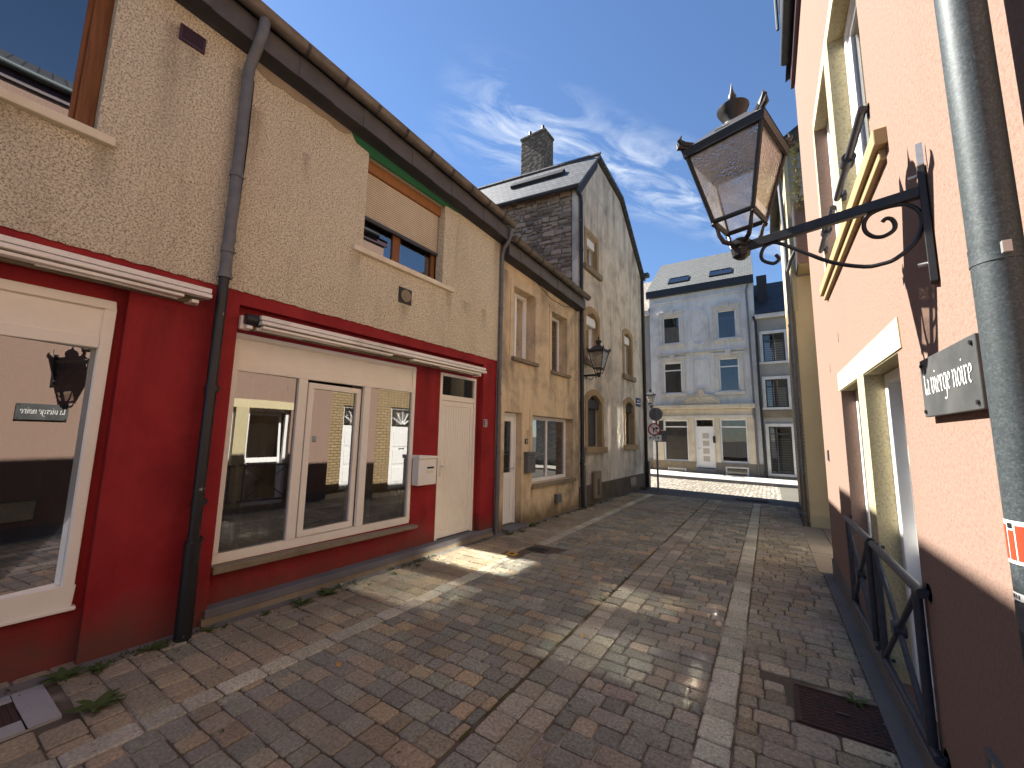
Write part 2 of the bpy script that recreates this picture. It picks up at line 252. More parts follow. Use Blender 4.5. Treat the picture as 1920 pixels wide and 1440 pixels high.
def glass_mat(name, ior=1.9, tint=(0.9, 0.92, 0.9), rough=0.0, wav=0.0):
    m = bpy.data.materials.new(name); m.use_nodes = True; t = m.node_tree; t.nodes.clear(); MATS[name] = m
    o = t.nodes.new('ShaderNodeOutputMaterial'); mx = t.nodes.new('ShaderNodeMixShader'); fr = t.nodes.new('ShaderNodeFresnel'); fr.inputs[0].default_value = ior
    tr = t.nodes.new('ShaderNodeBsdfTransparent'); tr.inputs[0].default_value = (*tint, 1)
    gl = t.nodes.new('ShaderNodeBsdfGlossy'); gl.inputs['Roughness'].default_value = rough; gl.inputs['Color'].default_value = (1, 1, 1, 1)
    t.links.new(fr.outputs[0], mx.inputs[0]); t.links.new(tr.outputs[0], mx.inputs[1]); t.links.new(gl.outputs[0], mx.inputs[2]); t.links.new(mx.outputs[0], o.inputs[0])
    if wav:
        tx = t.nodes.new('ShaderNodeTexCoord'); nz = t.nodes.new('ShaderNodeTexNoise'); nz.inputs['Scale'].default_value = 0.9; nz.inputs['Detail'].default_value = 1
        bp = t.nodes.new('ShaderNodeBump'); bp.inputs['Strength'].default_value = wav; bp.inputs['Distance'].default_value = 0.01
        t.links.new(tx.outputs['Object'], nz.inputs['Vector']); t.links.new(nz.outputs[0], bp.inputs['Height']); t.links.new(bp.outputs[0], gl.inputs['Normal']); t.links.new(bp.outputs[0], fr.inputs['Normal'])
    return m
glass_mat('window_glass', 3.3, tint=(0.75, 0.77, 0.75), wav=0.2)
glass_mat('sunny_glass', 2.05, rough=0.055)
glass_mat('far_glass', 1.9, tint=(0.6, 0.62, 0.62), wav=0.2)
# rippled lantern glass with dust on it
m = bpy.data.materials.new('lantern_glass'); m.use_nodes = True; t = m.node_tree; t.nodes.clear(); MATS['lantern_glass'] = m
def tn(k_): return t.nodes.new(k_)
o = tn('ShaderNodeOutputMaterial'); tr = tn('ShaderNodeBsdfTransparent'); tr.inputs[0].default_value = (0.90, 0.87, 0.83, 1)
gl = tn('ShaderNodeBsdfGlossy'); gl.inputs['Roughness'].default_value = 0.12; fr = tn('ShaderNodeFresnel'); fr.inputs[0].default_value = 1.9
df = tn('ShaderNodeBsdfTranslucent'); df.inputs[0].default_value = (0.58, 0.54, 0.49, 1); dd = tn('ShaderNodeBsdfDiffuse'); dd.inputs[0].default_value = (0.42, 0.38, 0.33, 1)
m1, m2, m3 = tn('ShaderNodeMixShader'), tn('ShaderNodeMixShader'), tn('ShaderNodeMixShader'); m2.inputs[0].default_value = 0.45
tx = tn('ShaderNodeTexCoord'); nz = tn('ShaderNodeTexNoise'); nz.inputs['Scale'].default_value = 85; nz.inputs['Detail'].default_value = 2
n3 = tn('ShaderNodeTexNoise'); n3.inputs['Scale'].default_value = 7; n3.inputs['Detail'].default_value = 4; n3.inputs['Distortion'].default_value = 0.8
bp = tn('ShaderNodeBump'); bp.inputs['Strength'].default_value = 0.7; bp.inputs['Distance'].default_value = 0.004
mr = tn('ShaderNodeMapRange'); mr.inputs[1].default_value = 0.35; mr.inputs[2].default_value = 0.68; mr.inputs[3].default_value = 0.22; mr.inputs[4].default_value = 0.66
L_ = t.links.new; L_(tx.outputs['Object'], nz.inputs['Vector']); L_(tx.outputs['Object'], n3.inputs['Vector']); L_(nz.outputs[0], bp.inputs['Height']); L_(bp.outputs[0], gl.inputs['Normal']); L_(bp.outputs[0], fr.inputs['Normal'])
L_(fr.outputs[0], m1.inputs[0]); L_(tr.outputs[0], m1.inputs[1]); L_(gl.outputs[0], m1.inputs[2]); L_(df.outputs[0], m2.inputs[1]); L_(dd.outputs[0], m2.inputs[2])
L_(n3.outputs[0], mr.inputs[0]); L_(mr.outputs[0], m3.inputs[0]); L_(m1.outputs[0], m3.inputs[1]); L_(m2.outputs[0], m3.inputs[2]); L_(m3.outputs[0], o.inputs[0])

# ------------------------------------------------------------------ mesh builder
XYZ = lambda u, v, w: (u, v, w)
class MB:
    """collects faces in facade coordinates (u along, v up, w outwards) mapped by mp"""
    def __init__(s, mp=XYZ): s.v = []; s.f = []; s.mp = mp
    def pt(s, p): s.v.append(tuple(s.mp(*p))); return len(s.v) - 1
    def poly(s, pts): s.f.append([s.pt(p) for p in pts]); return s
    def box(s, u0, u1, v0, v1, w0, w1):
        b = [s.pt(p) for p in ((u0, v0, w0), (u1, v0, w0), (u1, v1, w0), (u0, v1, w0), (u0, v0, w1), (u1, v0, w1), (u1, v1, w1), (u0, v1, w1))]
        for q in ((0, 3, 2, 1), (4, 5, 6, 7), (0, 1, 5, 4), (1, 2, 6, 5), (2, 3, 7, 6), (3, 0, 4, 7)): s.f.append([b[i] for i in q])
        return s
    def frame(s, u0, u1, v0, v1, wd, w0, w1, bot=None, top=None):
        bt = wd if bot is None else bot; tp = wd if top is None else top
        if bt: s.box(u0, u1, v0, v0 + bt, w0, w1)
        if tp: s.box(u0, u1, v1 - tp, v1, w0, w1)
        s.box(u0, u0 + wd, v0 + bt, v1 - tp, w0, w1); s.box(u1 - wd, u1, v0 + bt, v1 - tp, w0, w1); return s
    def prism(s, pts, w0, w1):
        n = len(pts); a = [s.pt((u, v, w0)) for u, v in pts]; b = [s.pt((u, v, w1)) for u, v in pts]
        s.f.append(a[::-1]); s.f.append(b)
        for i in range(n): s.f.append([a[i], a[(i + 1) % n], b[(i + 1) % n], b[i]])
        return s
    def ring(s, outer, inner, w0, w1):
        n = len(outer); O0 = [s.pt((*p, w0)) for p in outer]; O1 = [s.pt((*p, w1)) for p in outer]; I0 = [s.pt((*p, w0)) for p in inner]; I1 = [s.pt((*p, w1)) for p in inner]
        for i in range(n):
            j = (i + 1) % n
            s.f += [[O1[i], O1[j], I1[j], I1[i]], [O0[i], O0[j], O1[j], O1[i]], [I0[i], I1[i], I1[j], I0[j]]]
        return s
    def tube(s, pts, r, n=8, cap=True):
        P = [Vector(s.mp(*p)) for p in pts]; rs = r if isinstance(r, (list, tuple)) else [r] * len(P)
        prev = None; rings = []
        for i, p in enumerate(P):
            d = (P[min(i + 1, len(P) - 1)] - P[max(i - 1, 0)]).normalized()
            if prev is None: a = d.orthogonal().normalized()
            else:
                a = prev - d * prev.dot(d); a = a.normalized() if a.length > 1e-6 else d.orthogonal().normalized()
            prev = a; b = d.cross(a); ring = []
            for k in range(n):
                an = 2 * math.pi * k / n; q = p + (a * math.cos(an) + b * math.sin(an)) * rs[i]; s.v.append(tuple(q)); ring.append(len(s.v) - 1)
            rings.append(ring)
        for i in range(len(rings) - 1):
            for k in range(n): s.f.append([rings[i][k], rings[i][(k + 1) % n], rings[i + 1][(k + 1) % n], rings[i + 1][k]])
        if cap: s.f.append(rings[0][::-1]); s.f.append(rings[-1])
        return s
    def lathe(s, prof, c, n=20):
        """profile of (radius, height) about the vertical through world-mapped point c"""
        c = Vector(s.mp(*c)); rings = []
        for r, h in prof:
            ring = []
            for k in range(n):
                an = 2 * math.pi * k / n; s.v.append((c.x + r * math.cos(an), c.y + r * math.sin(an), c.z + h)); ring.append(len(s.v) - 1)
            rings.append(ring)
        for i in range(len(rings) - 1):
            for k in range(n): s.f.append([rings[i][k], rings[i][(k + 1) % n], rings[i + 1][(k + 1) % n], rings[i + 1][k]])
        s.f.append(rings[0][::-1]); s.f.append(rings[-1]); return s
    def disc(s, u, v, r, w0, w1, n=24): return s.prism([(u + r * math.cos(2 * math.pi * k / n), v + r * math.sin(2 * math.pi * k / n)) for k in range(n)], w0, w1)
    def facade(s, u0, u1, v0, v1, holes, w=0.0, depth=0.15):
        us = sorted({u0, u1, *[h[0] for h in holes], *[h[1] for h in holes]}); vs_ = sorted({v0, v1, *[h[2] for h in holes], *[h[3] for h in holes]})
        us = [x for x in us if u0 <= x <= u1]; vs_ = [x for x in vs_ if v0 <= x <= v1]; idx = {}
        def g(a, b):
            if (a, b) not in idx: idx[(a, b)] = s.pt((a, b, w))
            return idx[(a, b)]
        for i in range(len(us) - 1):
            for j in range(len(vs_) - 1):
                cu, cv = (us[i] + us[i + 1]) / 2, (vs_[j] + vs_[j + 1]) / 2
                if any(h[0] < cu < h[1] and h[2] < cv < h[3] for h in holes): continue
                s.f.append([g(us[i], vs_[j]), g(us[i + 1], vs_[j]), g(us[i + 1], vs_[j + 1]), g(us[i], vs_[j + 1])])
        for h in holes:
            d = h[4] if len(h) > 4 else depth; a, b, c, e = h[:4]
            for p, q in (((a, c), (b, c)), ((b, c), (b, e)), ((b, e), (a, e)), ((a, e), (a, c))): s.poly([(*p, w), (*q, w), (*q, w - d), (*p, w - d)])
        return s
    def mesh(s, name, org, smooth=False):
        me = bpy.data.meshes.new(name); me.from_pydata([(x - org[0], y - org[1], z - org[2]) for x, y, z in s.v], [], s.f)
        bm = bmesh.new(); bm.from_mesh(me); bmesh.ops.remove_doubles(bm, verts=bm.verts, dist=1e-5); bmesh.ops.recalc_face_normals(bm, faces=bm.faces); bm.to_mesh(me); bm.free()
        if smooth:
            for p in me.polygons: p.use_smooth = True
            me.set_sharp_from_angle(angle=R(40))
        return me

COL = scene.collection
DL = R(2.31); L0 = Vector((-4.09, 0, 0)); DS = Vector((math.sin(DL), math.cos(DL), 0)); DT = Vector((math.cos(DL), -math.sin(DL), 0))
LF = lambda u, v, w: (w, u, v)                       # left terrace: u along the street, w towards the street
PF = lambda u, v, w: (0.586 - w, u, v)               # pink wall: u = Y
FF = lambda u, v, w: (u, 20.0 - w, v)                # far facades: u = X
def tag(o, label=None, cat=None, group=None, kind=None):
    for k_, v_ in (('label', label), ('category', cat), ('group', group), ('kind', kind)):
        if v_: o[k_] = v_
    return o
def finish(o, mat, bevel):
    if mat: o.data.materials.append(MATS[mat])
    if bevel:
        b = o.modifiers.new('bevel', 'BEVEL'); b.width = bevel; b.segments = 2; b.limit_method = 'ANGLE'; b.angle_limit = R(35)
    return o
class Thing:
    def __init__(s, name, label, cat, org=(0, 0, 0), left=False, group=None):
        s.org = org; s.left = left; s.o = bpy.data.objects.new(name, None); COL.objects.link(s.o); s.o.empty_display_size = 0.2
        if left: s.o.location = L0 + DT * org[0] + DS * org[1] + Vector((0, 0, org[2])); s.o.rotation_euler.z = -DL
        else: s.o.location = org
        tag(s.o, label, cat, group)
    def part(s, name, mb, mat, parent=None, smooth=False, bevel=0, label=None, kind=None):
        o = bpy.data.objects.new(name, mb.mesh(name, s.org, smooth)); COL.objects.link(o); o.parent = parent or s.o
        finish(o, mat, bevel); tag(o, label, kind=kind); return o
def solo(name, mb, mat, label, cat, org=(0, 0, 0), left=False, group=None, kind=None, smooth=False, bevel=0):
    o = bpy.data.objects.new(name, mb.mesh(name, org, smooth)); COL.objects.link(o)
    if left: o.location = L0 + DT * org[0] + DS * org[1] + Vector((0, 0, org[2])); o.rotation_euler.z = -DL
    else: o.location = org
    finish(o, mat, bevel); return tag(o, label, cat, group, kind)

def window(T, mp, u0, u1, v0, v1, w, frame_mat, fw=0.06, mull=(), trans=(), glass='window_glass', th=0.05, name='window', sash=True):
    """frame with glazing bars (mull in u, trans in v), one pane for each light"""
    f = MB(mp).frame(u0, u1, v0, v1, fw, w - th, w)
    us = [u0 + fw] + [x for m_ in mull for x in (m_ - 0.03, m_ + 0.03)] + [u1 - fw]; vz = [v0 + fw] + [x for m_ in trans for x in (m_ - 0.025, m_ + 0.025)] + [v1 - fw]
    for m_ in mull: f.box(m_ - 0.03, m_ + 0.03, v0 + fw, v1 - fw, w - th, w - 0.004)
    for m_ in trans:
        for i in range(0, len(us), 2): f.box(us[i], us[i + 1], m_ - 0.025, m_ + 0.025, w - th, w - 0.006)
    fo = T.part(name, f, frame_mat, bevel=0.004)
    for i in range(0, len(us), 2):
        for j in range(0, len(vz), 2):
            T.part('pane', MB(mp).poly([(us[i], vz[j], w - th * 0.6), (us[i + 1], vz[j], w - th * 0.6), (us[i + 1], vz[j + 1], w - th * 0.6), (us[i], vz[j + 1], w - th * 0.6)]), glass, fo)
    return fo

# ------------------------------------------------------------------ ground
g = MB(); g.poly([(-600, -600, -0.06), (600, -600, -0.06), (600, 600, -0.06), (-600, 600, -0.06)])
solo('ground', g, 'far_ground', None, None, kind='structure')
bed = MB(); bed.poly([(-4.6, -3.0, -0.012), (1.2, -3.0, -0.012), (1.2, 12.3, -0.012), (-4.6, 12.3, -0.012)])
pav = solo('pavement', bed, 'joint_sand', None, None, kind='structure')
BROWN = [(0.155, 0.115, 0.075), (0.14, 0.10, 0.066), (0.17, 0.118, 0.075), (0.13, 0.10, 0.07), (0.15, 0.118, 0.085)]
GREY = [(0.098, 0.088, 0.078), (0.088, 0.080, 0.074), (0.12, 0.105, 0.086), (0.135, 0.115, 0.092), (0.11, 0.095, 0.08), (0.125, 0.104, 0.082), (0.115, 0.10, 0.082)]
PALE = [(0.225, 0.185, 0.14), (0.20, 0.165, 0.125), (0.245, 0.20, 0.155)]
MIX = [(0.14, 0.115, 0.092), (0.16, 0.125, 0.095), (0.12, 0.10, 0.085), (0.19, 0.145, 0.11)]
TANP = [(0.17, 0.125, 0.085), (0.145, 0.11, 0.08), (0.20, 0.15, 0.105), (0.13, 0.10, 0.075), (0.155, 0.12, 0.095)]
stones = []
def stone(x0, x1, y0, y1, pal, gap=0.0045):
    c = random.choice(pal); j = random.uniform(0.87, 1.13) * (2.3 if pal is PALE else 2.35); lum = .35 * c[0] + .5 * c[1] + .15 * c[2]; ds_ = .15 if pal is BROWN or pal is TANP else .45; c = tuple((ds_ * lum * k_ + (1 - ds_) * q) * t_ for q, k_, t_ in zip(c, (1.10, 1.0, .80), (.95, 1.03, .98))); stones.append((x0 + gap, x1 - gap, y0 + gap, y1 - gap, random.uniform(-0.004, 0.003), tuple(min(1, q * j * random.uniform(0.97, 1.03)) for q in c)))
def rows_x(x0, x1, y0, y1, pitch, lens, pal, from_right=False, mixed=None):
    y = y0
    while y < y1 - 0.02:
        p = pitch * random.uniform(0.94, 1.06); x = (x1 if from_right else x0); first = random.uniform(0.4, 1.0)
        while (x > x0 + 0.03) if from_right else (x < x1 - 0.03):
            ln = random.choice(lens) * random.uniform(0.93, 1.07) * first; first = 1.0
            if from_right: a, b = x - ln, x
            else: a, b = x, min(x + ln, x1)
            if not from_right and x1 - b < 0.06: b = x1
            stone(a, b, y, min(y + p, y1), mixed if mixed and random.random() < 0.25 else pal); x = a if from_right else b
        y += p
def rows_y(x0, x1, y0, y1, lens, pal):
    y = y0
    while y < y1:
        ln = random.choice(lens) * random.uniform(0.92, 1.08); stone(x0, x1, y, min(y + ln, y1), pal); y += ln
Y0, Y1 = -1.2, 12.25
rows_x(-4.15, -3.045, Y0, Y1, 0.165, (0.15, 0.2, 0.26), BROWN, from_right=True)
rows_y(-3.045, -2.885, Y0, Y1, (0.2, 0.24, 0.28), PALE)
rows_x(-2.885, -1.475, Y0, Y1, 0.138, (0.12, 0.165, 0.21), GREY, mixed=BROWN)
rows_y(-1.455, -1.29, Y0, Y1, (0.16, 0.2, 0.22), MIX); rows_y(-1.29, -1.125, Y0, Y1, (0.16, 0.2, 0.22), MIX)
rows_x(-1.12, -0.425, Y0, Y1, 0.132, (0.13, 0.18, 0.22), GREY, mixed=TANP)
rows_y(-0.42, -0.25, Y0, Y1, (0.17, 0.2, 0.22), PALE)
rows_x(-0.245, 0.475, Y0, Y1, 0.128, (0.13, 0.18, 0.22), TANP, mixed=BROWN)
COVERS = [(0.05, 0.51, 3.05, 3.47), (-3.96, -3.42, 0.25, 0.74), (-3.02, -2.72, 5.16, 5.37), (-3.14, -2.98, 4.79, 4.93)]
stones = [s_ for s_ in stones if not any(s_[0] < c[1] and s_[1] > c[0] and s_[2] < c[3] and s_[3] > c[2] for c in COVERS)]
def stone_geo(s_):
    x0, x1, y0, y1, z, c = s_; b = 0.009; jt = lambda: random.uniform(-0.003, 0.003)
    cut = 0.011
    low = [(x0, y0), (x1, y0), (x1, y1), (x0, y1)]
    topo = [(x0 + cut, y0), (x1 - cut, y0), (x1, y0 + cut), (x1, y1 - cut), (x1 - cut, y1), (x0 + cut, y1), (x0, y1 - cut), (x0, y0 + cut)]
    V = [(x + jt(), y + jt(), -0.03) for x, y in topo] + [(x + jt(), y + jt(), z - 0.007) for x, y in topo]
    cx, cy_ = (x0 + x1) / 2, (y0 + y1) / 2
    V += [(x + (b if x < cx else -b) + jt(), y + (b if y < cy_ else -b) + jt(), z + random.uniform(-0.0012, 0.0012)) for x, y in topo]
    F = [[16 + i for i in range(8)]]
    for i in range(8):
        j = (i + 1) % 8; F += [[i, j, 8 + j, 8 + i], [8 + i, 8 + j, 16 + j, 16 + i]]
    return V, F
def cam_area(s_):
    q = Vector(((s_[0] + s_[1]) / 2, (s_[2] + s_[3]) / 2, -1.6)); z = q.dot(fw)
    if z < 0.2: return 0
    X, Y = 960 + q.dot(rt2) / z * 750, 720 - q.dot(up2) / z * 750
    if not (-60 < X < 1980 and 0 < Y < 1500): return 0
    if q.x < -3.98 + 0.0404 * q.y or q.x > 0.58: return 0
    return (s_[1] - s_[0]) * (s_[3] - s_[2]) * 1.6 / z ** 3
order = sorted(range(len(stones)), key=lambda i: -cam_area(stones[i])); near = set(order[:295])
def attr_mesh(name, V, F, cols, mat):
    me = bpy.data.meshes.new(name); me.from_pydata(V, [], F); a = me.color_attributes.new('pc', 'FLOAT_COLOR', 'POINT')
    a.data.foreach_set('color', np.array([(*c, 1) for c in cols], dtype=np.float32).ravel()); me.materials.append(MATS[mat]); return me
bigV, bigF, bigC = [], [], []
for i, s_ in enumerate(stones):
    V, F = stone_geo(s_)
    if i in near:
        cx, cy_ = (s_[0] + s_[1]) / 2, (s_[2] + s_[3]) / 2
        me = attr_mesh('paver', [(x - cx, y - cy_, z) for x, y, z in V], F, [s_[5]] * len(V), 'paver_stone'); o = bpy.data.objects.new('paver', me); COL.objects.link(o)
        o.location = (cx, cy_, 0); o.parent = pav
    else:
        k0 = len(bigV); bigV += V; bigF += [[q + k0 for q in f_] for f_ in F]; bigC += [s_[5]] * len(V)
o = bpy.data.objects.new('paver_field', attr_mesh('paver_field', bigV, bigF, bigC, 'paver_stone')); COL.objects.link(o); o.parent = pav; o['kind'] = 'stuff'
# cement strips at the feet of the walls
cs = MB(); cs.box(0.475, 0.60, -1.2, 6.4, -0.03, 0.004)
solo('cement_strip', cs, 'grey_cement', None, None, kind='structure')
cs = MB(); cs.prism([(-4.12, -1.2), (-3.99, -1.2), (-3.50, 12.3), (-3.63, 12.3)], -0.03, 0.006)
solo('wall_foot_strip', cs, 'grey_cement', None, None, kind='structure')
# slabs in the recess past the pink corner
sl = Thing('recess_path', None, None, (0.7, 7.5, 0)); sl.o['kind'] = 'structure'
for i in range(6):
    for j in range(3):
        b = MB(); b.box(0.43 + j * 0.31, 0.73 + j * 0.31, 6.42 + i * 0.53, 6.94 + i * 0.53, -0.03, 0.006 + random.uniform(-.002, .002)); sl.part('slab', b, 'grey_patch', bevel=0.006)
# asphalt apron, cross street falling to the right, pavement with kerb
def tz(x): return 0.03 - 0.0165 * (x + 4.5)
ap = MB(); ap.poly([(-60, 12.2, tz(-60) * 0 - 0.004), (60, 12.2, -0.004), (60, 13.75, tz(3) - 0.03), (-60, 13.75, tz(-8) - 0.06)])
ap = MB(); xs = [-14, -8, -5, -3.6, -1, 0.6, 3, 8, 14]
for a, b in zip(xs[:-1], xs[1:]): ap.poly([(a, 12.26, -0.010), (b, 12.26, -0.010), (b, 13.9, tz(b) - 0.012), (a, 13.9, tz(a) - 0.012)])
solo('road_apron', ap, 'asphalt', None, None, kind='structure')
rd = MB(); rd.poly([(-40, 13.9, tz(-40)-.012), (40, 13.9, tz(40)-.012), (40, 17.6, tz(40)-.012), (-40, 17.6, tz(-40)-.012)])
solo('cobbled_road', rd, 'cobbles', None, None, kind='structure')
pv = Thing('far_pavement', None, None, (-2, 18.5, 0)); pv.o['kind'] = 'structure'
m_ = MB(); m_.poly([(-40, 17.74, tz(-40) + 0.10), (40, 17.74, tz(40) + 0.10), (40, 20.4, tz(40) + 0.12), (-40, 20.4, tz(-40) + 0.12)]); pv.part('surface', m_, 'pavement_concrete')
m_ = MB()
for p_, q_ in (((17.6, 0.10), (17.74, 0.104)),):
    m_.poly([(-40, 17.6, tz(-40) + .1), (40, 17.6, tz(40) + .1), (40, 17.742, tz(40) + .104), (-40, 17.742, tz(-40) + .104)])
    m_.poly([(-40, 17.6, tz(-40) - .05), (40, 17.6, tz(40) - .05), (40, 17.6, tz(40) + .1), (-40, 17.6, tz(-40) + .1)])
pv.part('kerb', m_, 'blue_stone')

# ------------------------------------------------------------------ left terrace
def jag(u0, u1, v, step=0.035, amp=0.006):
    n = max(2, int((u1 - u0) / step)); return [(u0 + (u1 - u0) * i / n, v + random.uniform(-amp, amp)) for i in range(n + 1)]
def gz(s): return 5.46 - 0.045 * (s - 1.5)          # height of the gutter along the roof edge
def terrace_shell(T, u0, u1, top, ridge, mat, roof_mat, depth=8.0):
    w = MB(LF)
    w.poly([(u0, -0.1, 0), (u0, top, 0), (u0, ridge, -depth / 2), (u0, top, -depth), (u0, -0.1, -depth)]); w.poly([(u1, -0.1, 0), (u1, top, 0), (u1, ridge, -depth / 2), (u1, top, -depth), (u1, -0.1, -depth)])
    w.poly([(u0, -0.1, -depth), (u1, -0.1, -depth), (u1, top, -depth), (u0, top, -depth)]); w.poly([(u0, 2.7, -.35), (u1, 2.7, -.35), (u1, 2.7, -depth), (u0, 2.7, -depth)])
    T.part('shell_wall', w, mat)
def eave(T, u0, u1, zoff=0.0, slate=True, n_sl=11):
    """fascia hung with slates, soffit, half-round gutter with brackets, roof slope"""
    def z(s): return gz(s) + zoff
    ro = MB(LF); ro.poly([(u0, z(u0) + .03, .27), (u1, z(u1) + .03, .27), (u1, z(u1) + 2.3, -4.2), (u0, z(u0) + 2.3, -4.2)]); ro.poly([(u0, z(u0) + 2.3, -4.2), (u1, z(u1) + 2.3, -4.2), (u1, z(u1) - .1, -8.2), (u0, z(u0) - .1, -8.2)])
    ro.poly([(u0, z(u0) - 0.02, .26), (u1, z(u1) - 0.02, .26), (u1, z(u1) + 2.25, -4.2), (u0, z(u0) + 2.25, -4.2)])
    r_ = T.part('roof', ro, 'slate_black_roof')
    b = MB(LF)
    for a0, a1 in ((u0, u1),):
        for p, q in (((.05, -.27), (.19, -.27)), ((.19, -.27), (.19, -.02)), ((.19, -.02), (.05, -.02)), ((.05, -.02), (.05, -.27))):
            b.poly([(a0, z(a0) + p[1], p[0]), (a1, z(a1) + p[1], p[0]), (a1, z(a1) + q[1], q[0]), (a0, z(a0) + q[1], q[0])])
        b.poly([(a0, z(a0) - .27, .05), (a0, z(a0) - .27, .19), (a0, z(a0) - .02, .19), (a0, z(a0) - .02, .05)]); b.poly([(a1, z(a1) - .27, .05), (a1, z(a1) - .27, .19), (a1, z(a1) - .02, .19), (a1, z(a1) - .02, .05)])
        b.poly([(a0, z(a0) - .3, -.02), (a1, z(a1) - .3, -.02), (a1, z(a1) - .27, .06), (a0, z(a0) - .27, .06)])
    fa = T.part('fascia', b, 'slate_dark', r_)
    if slate:
        st = (u1 - u0) / n_sl
        for i in range(n_sl):
            a, c = u0 + i * st + 0.004, u0 + (i + 1) * st + 0.012; zc_ = z((a + c) / 2); k_ = MB(LF)
            dz = z(c) - z(a); e = random.uniform(-.006, .006)
            pts = [(a, zc_ - .275 - dz / 2 + e), (c, zc_ - .275 + dz / 2 + e), (c, zc_ - .045 + dz / 2), (a, zc_ - .045 - dz / 2)]
            k_.prism(pts, .193 + (i % 2) * .008, .203 + (i % 2) * .008); T.part('slate', k_, 'slate_pale', fa)
    gm = MB(LF); R_ = .068; cw = .285; prof = [(cw + R_ * math.cos(t_), R_ * math.sin(t_)) for t_ in np.linspace(math.pi, 2 * math.pi, 9)] + [(cw + R_ + .012, .012), (cw + R_ + .002, .018)]
    prof2 = [(p[0] * 1 + (cw - p[0]) * .06, p[1] * .94 + .003) for p in prof]
    for pr in (prof, prof2):
        for a, c in zip(pr[:-1], pr[1:]): gm.poly([(u0, z(u0) + a[1], a[0]), (u1, z(u1) + a[1], a[0]), (u1, z(u1) + c[1], c[0]), (u0, z(u0) + c[1], c[0])])
    for uu in (u0, u1): gm.poly([(uu, z(uu) + p[1], p[0]) for p in prof])
    go = T.part('gutter', gm, 'gutter_brown', r_, smooth=True)
    s_ = math.floor(u0 / .42) * .42 + .2
    while s_ < u1 - .05:
        if s_ > u0 + .05:
            k_ = MB(LF); pr = [(cw + (R_ + .011) * math.cos(t_), (R_ + .011) * math.sin(t_)) for t_ in np.linspace(math.pi * .95, 2 * math.pi, 9)]
            for d in (-.013, .013):
                pass
            for a, c in zip(pr[:-1], pr[1:]): k_.poly([(s_ - .014, z(s_) + a[1], a[0]), (s_ + .014, z(s_) + a[1], a[0]), (s_ + .014, z(s_) + c[1], c[0]), (s_ - .014, z(s_) + c[1], c[0])])
            T.part('bracket', k_, 'iron_cover', go)
        s_ += .42

BT = 2.86      # top of the red band
# --- house A, the near red one
A = Thing('terraced_house', 'red and beige roughcast house with louvred vent and dark wooden upper window', 'house', (0, -1.0, 0), True)
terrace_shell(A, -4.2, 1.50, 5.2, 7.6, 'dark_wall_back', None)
w_ = MB(LF); w_.facade(-4.2, 1.50, BT + .04, 5.30, [(-1.25, .60, 3.757, 5.12, .16)], 0.014); w_.prism(jag(-4.2, 1.50, BT + .01) + [(1.50, BT + .04), (-4.2, BT + .04)], -.02, .014)
A.part('upper_wall', w_, 'roughcast_beige')
w_ = MB(LF); w_.facade(-4.2, 1.50, -.1, BT + .03, [(-1.6, .905, -.11, 2.66, .085)], 0.0); A.part('lower_wall', w_, 'red_paint')
w_ = MB(LF); w_.facade(-1.6, .905, -.1, 2.66, [(-1.5, .855, .385, 2.55, .05)], -.085); A.part('stall_riser', w_, 'red_paint')
f = MB(LF); f.frame(-1.5, .85, .385, 2.55, .06, -.12, -.045, bot=.135, top=.065); f.box(-1.44, .79, 2.185, 2.27, -.12, -.05); f.box(.07, .15, .52, 2.185, -.12, -.05); f.box(-1.52, .87, .36, .386, -.09, -.03)
fo = A.part('shop_window', f, 'white_pvc', bevel=.006)
A.part('panel', MB(LF).box(-1.44, .79, 2.27, 2.485, -.11, -.062), 'white_pvc', fo)
for a, b, d in ((-1.44, .07, .0), (.15, .79, .04)):
    A.part('pane', MB(LF).poly([(a, .52, -.083 + d), (b, .52, -.083 - d), (b, 2.185, -.083 - d), (a, 2.185, -.083 + d)]), 'window_glass', fo)
f = MB(LF); f.frame(-1.24, .60, 3.76, 5.12, .10, -.22, -.15, bot=.06); f.box(-.38, -.24, 3.82, 5.02, -.22, -.152); f.frame(-.24, .50, 3.82, 5.02, .03, -.24, -.19)
fo = A.part('window', f, 'brown_wood', bevel=.006)
for a, b in ((-1.14, -.38), (-.21, .47)): A.part('pane', MB(LF).poly([(a, 3.83, -.2), (b, 3.83, -.2), (b, 5.0, -.2), (a, 5.0, -.2)]), 'window_glass', fo)
A.part('sill', MB(LF).box(-1.4, .70, 3.685, 3.755, -.14, .07), 'concrete_sill', bevel=.008)
v = MB(LF); v.frame(.97, 1.15, 4.885, 5.03, .018, .0, .035); vo = A.part('vent', v, 'purple_metal')
for i in range(5): A.part('slat', MB(LF).box(.988, 1.132, 4.905 + i * .022, 4.918 + i * .022, .0, .03), 'purple_metal', vo)
eave(A, -4.2, 1.49, n_sl=15)
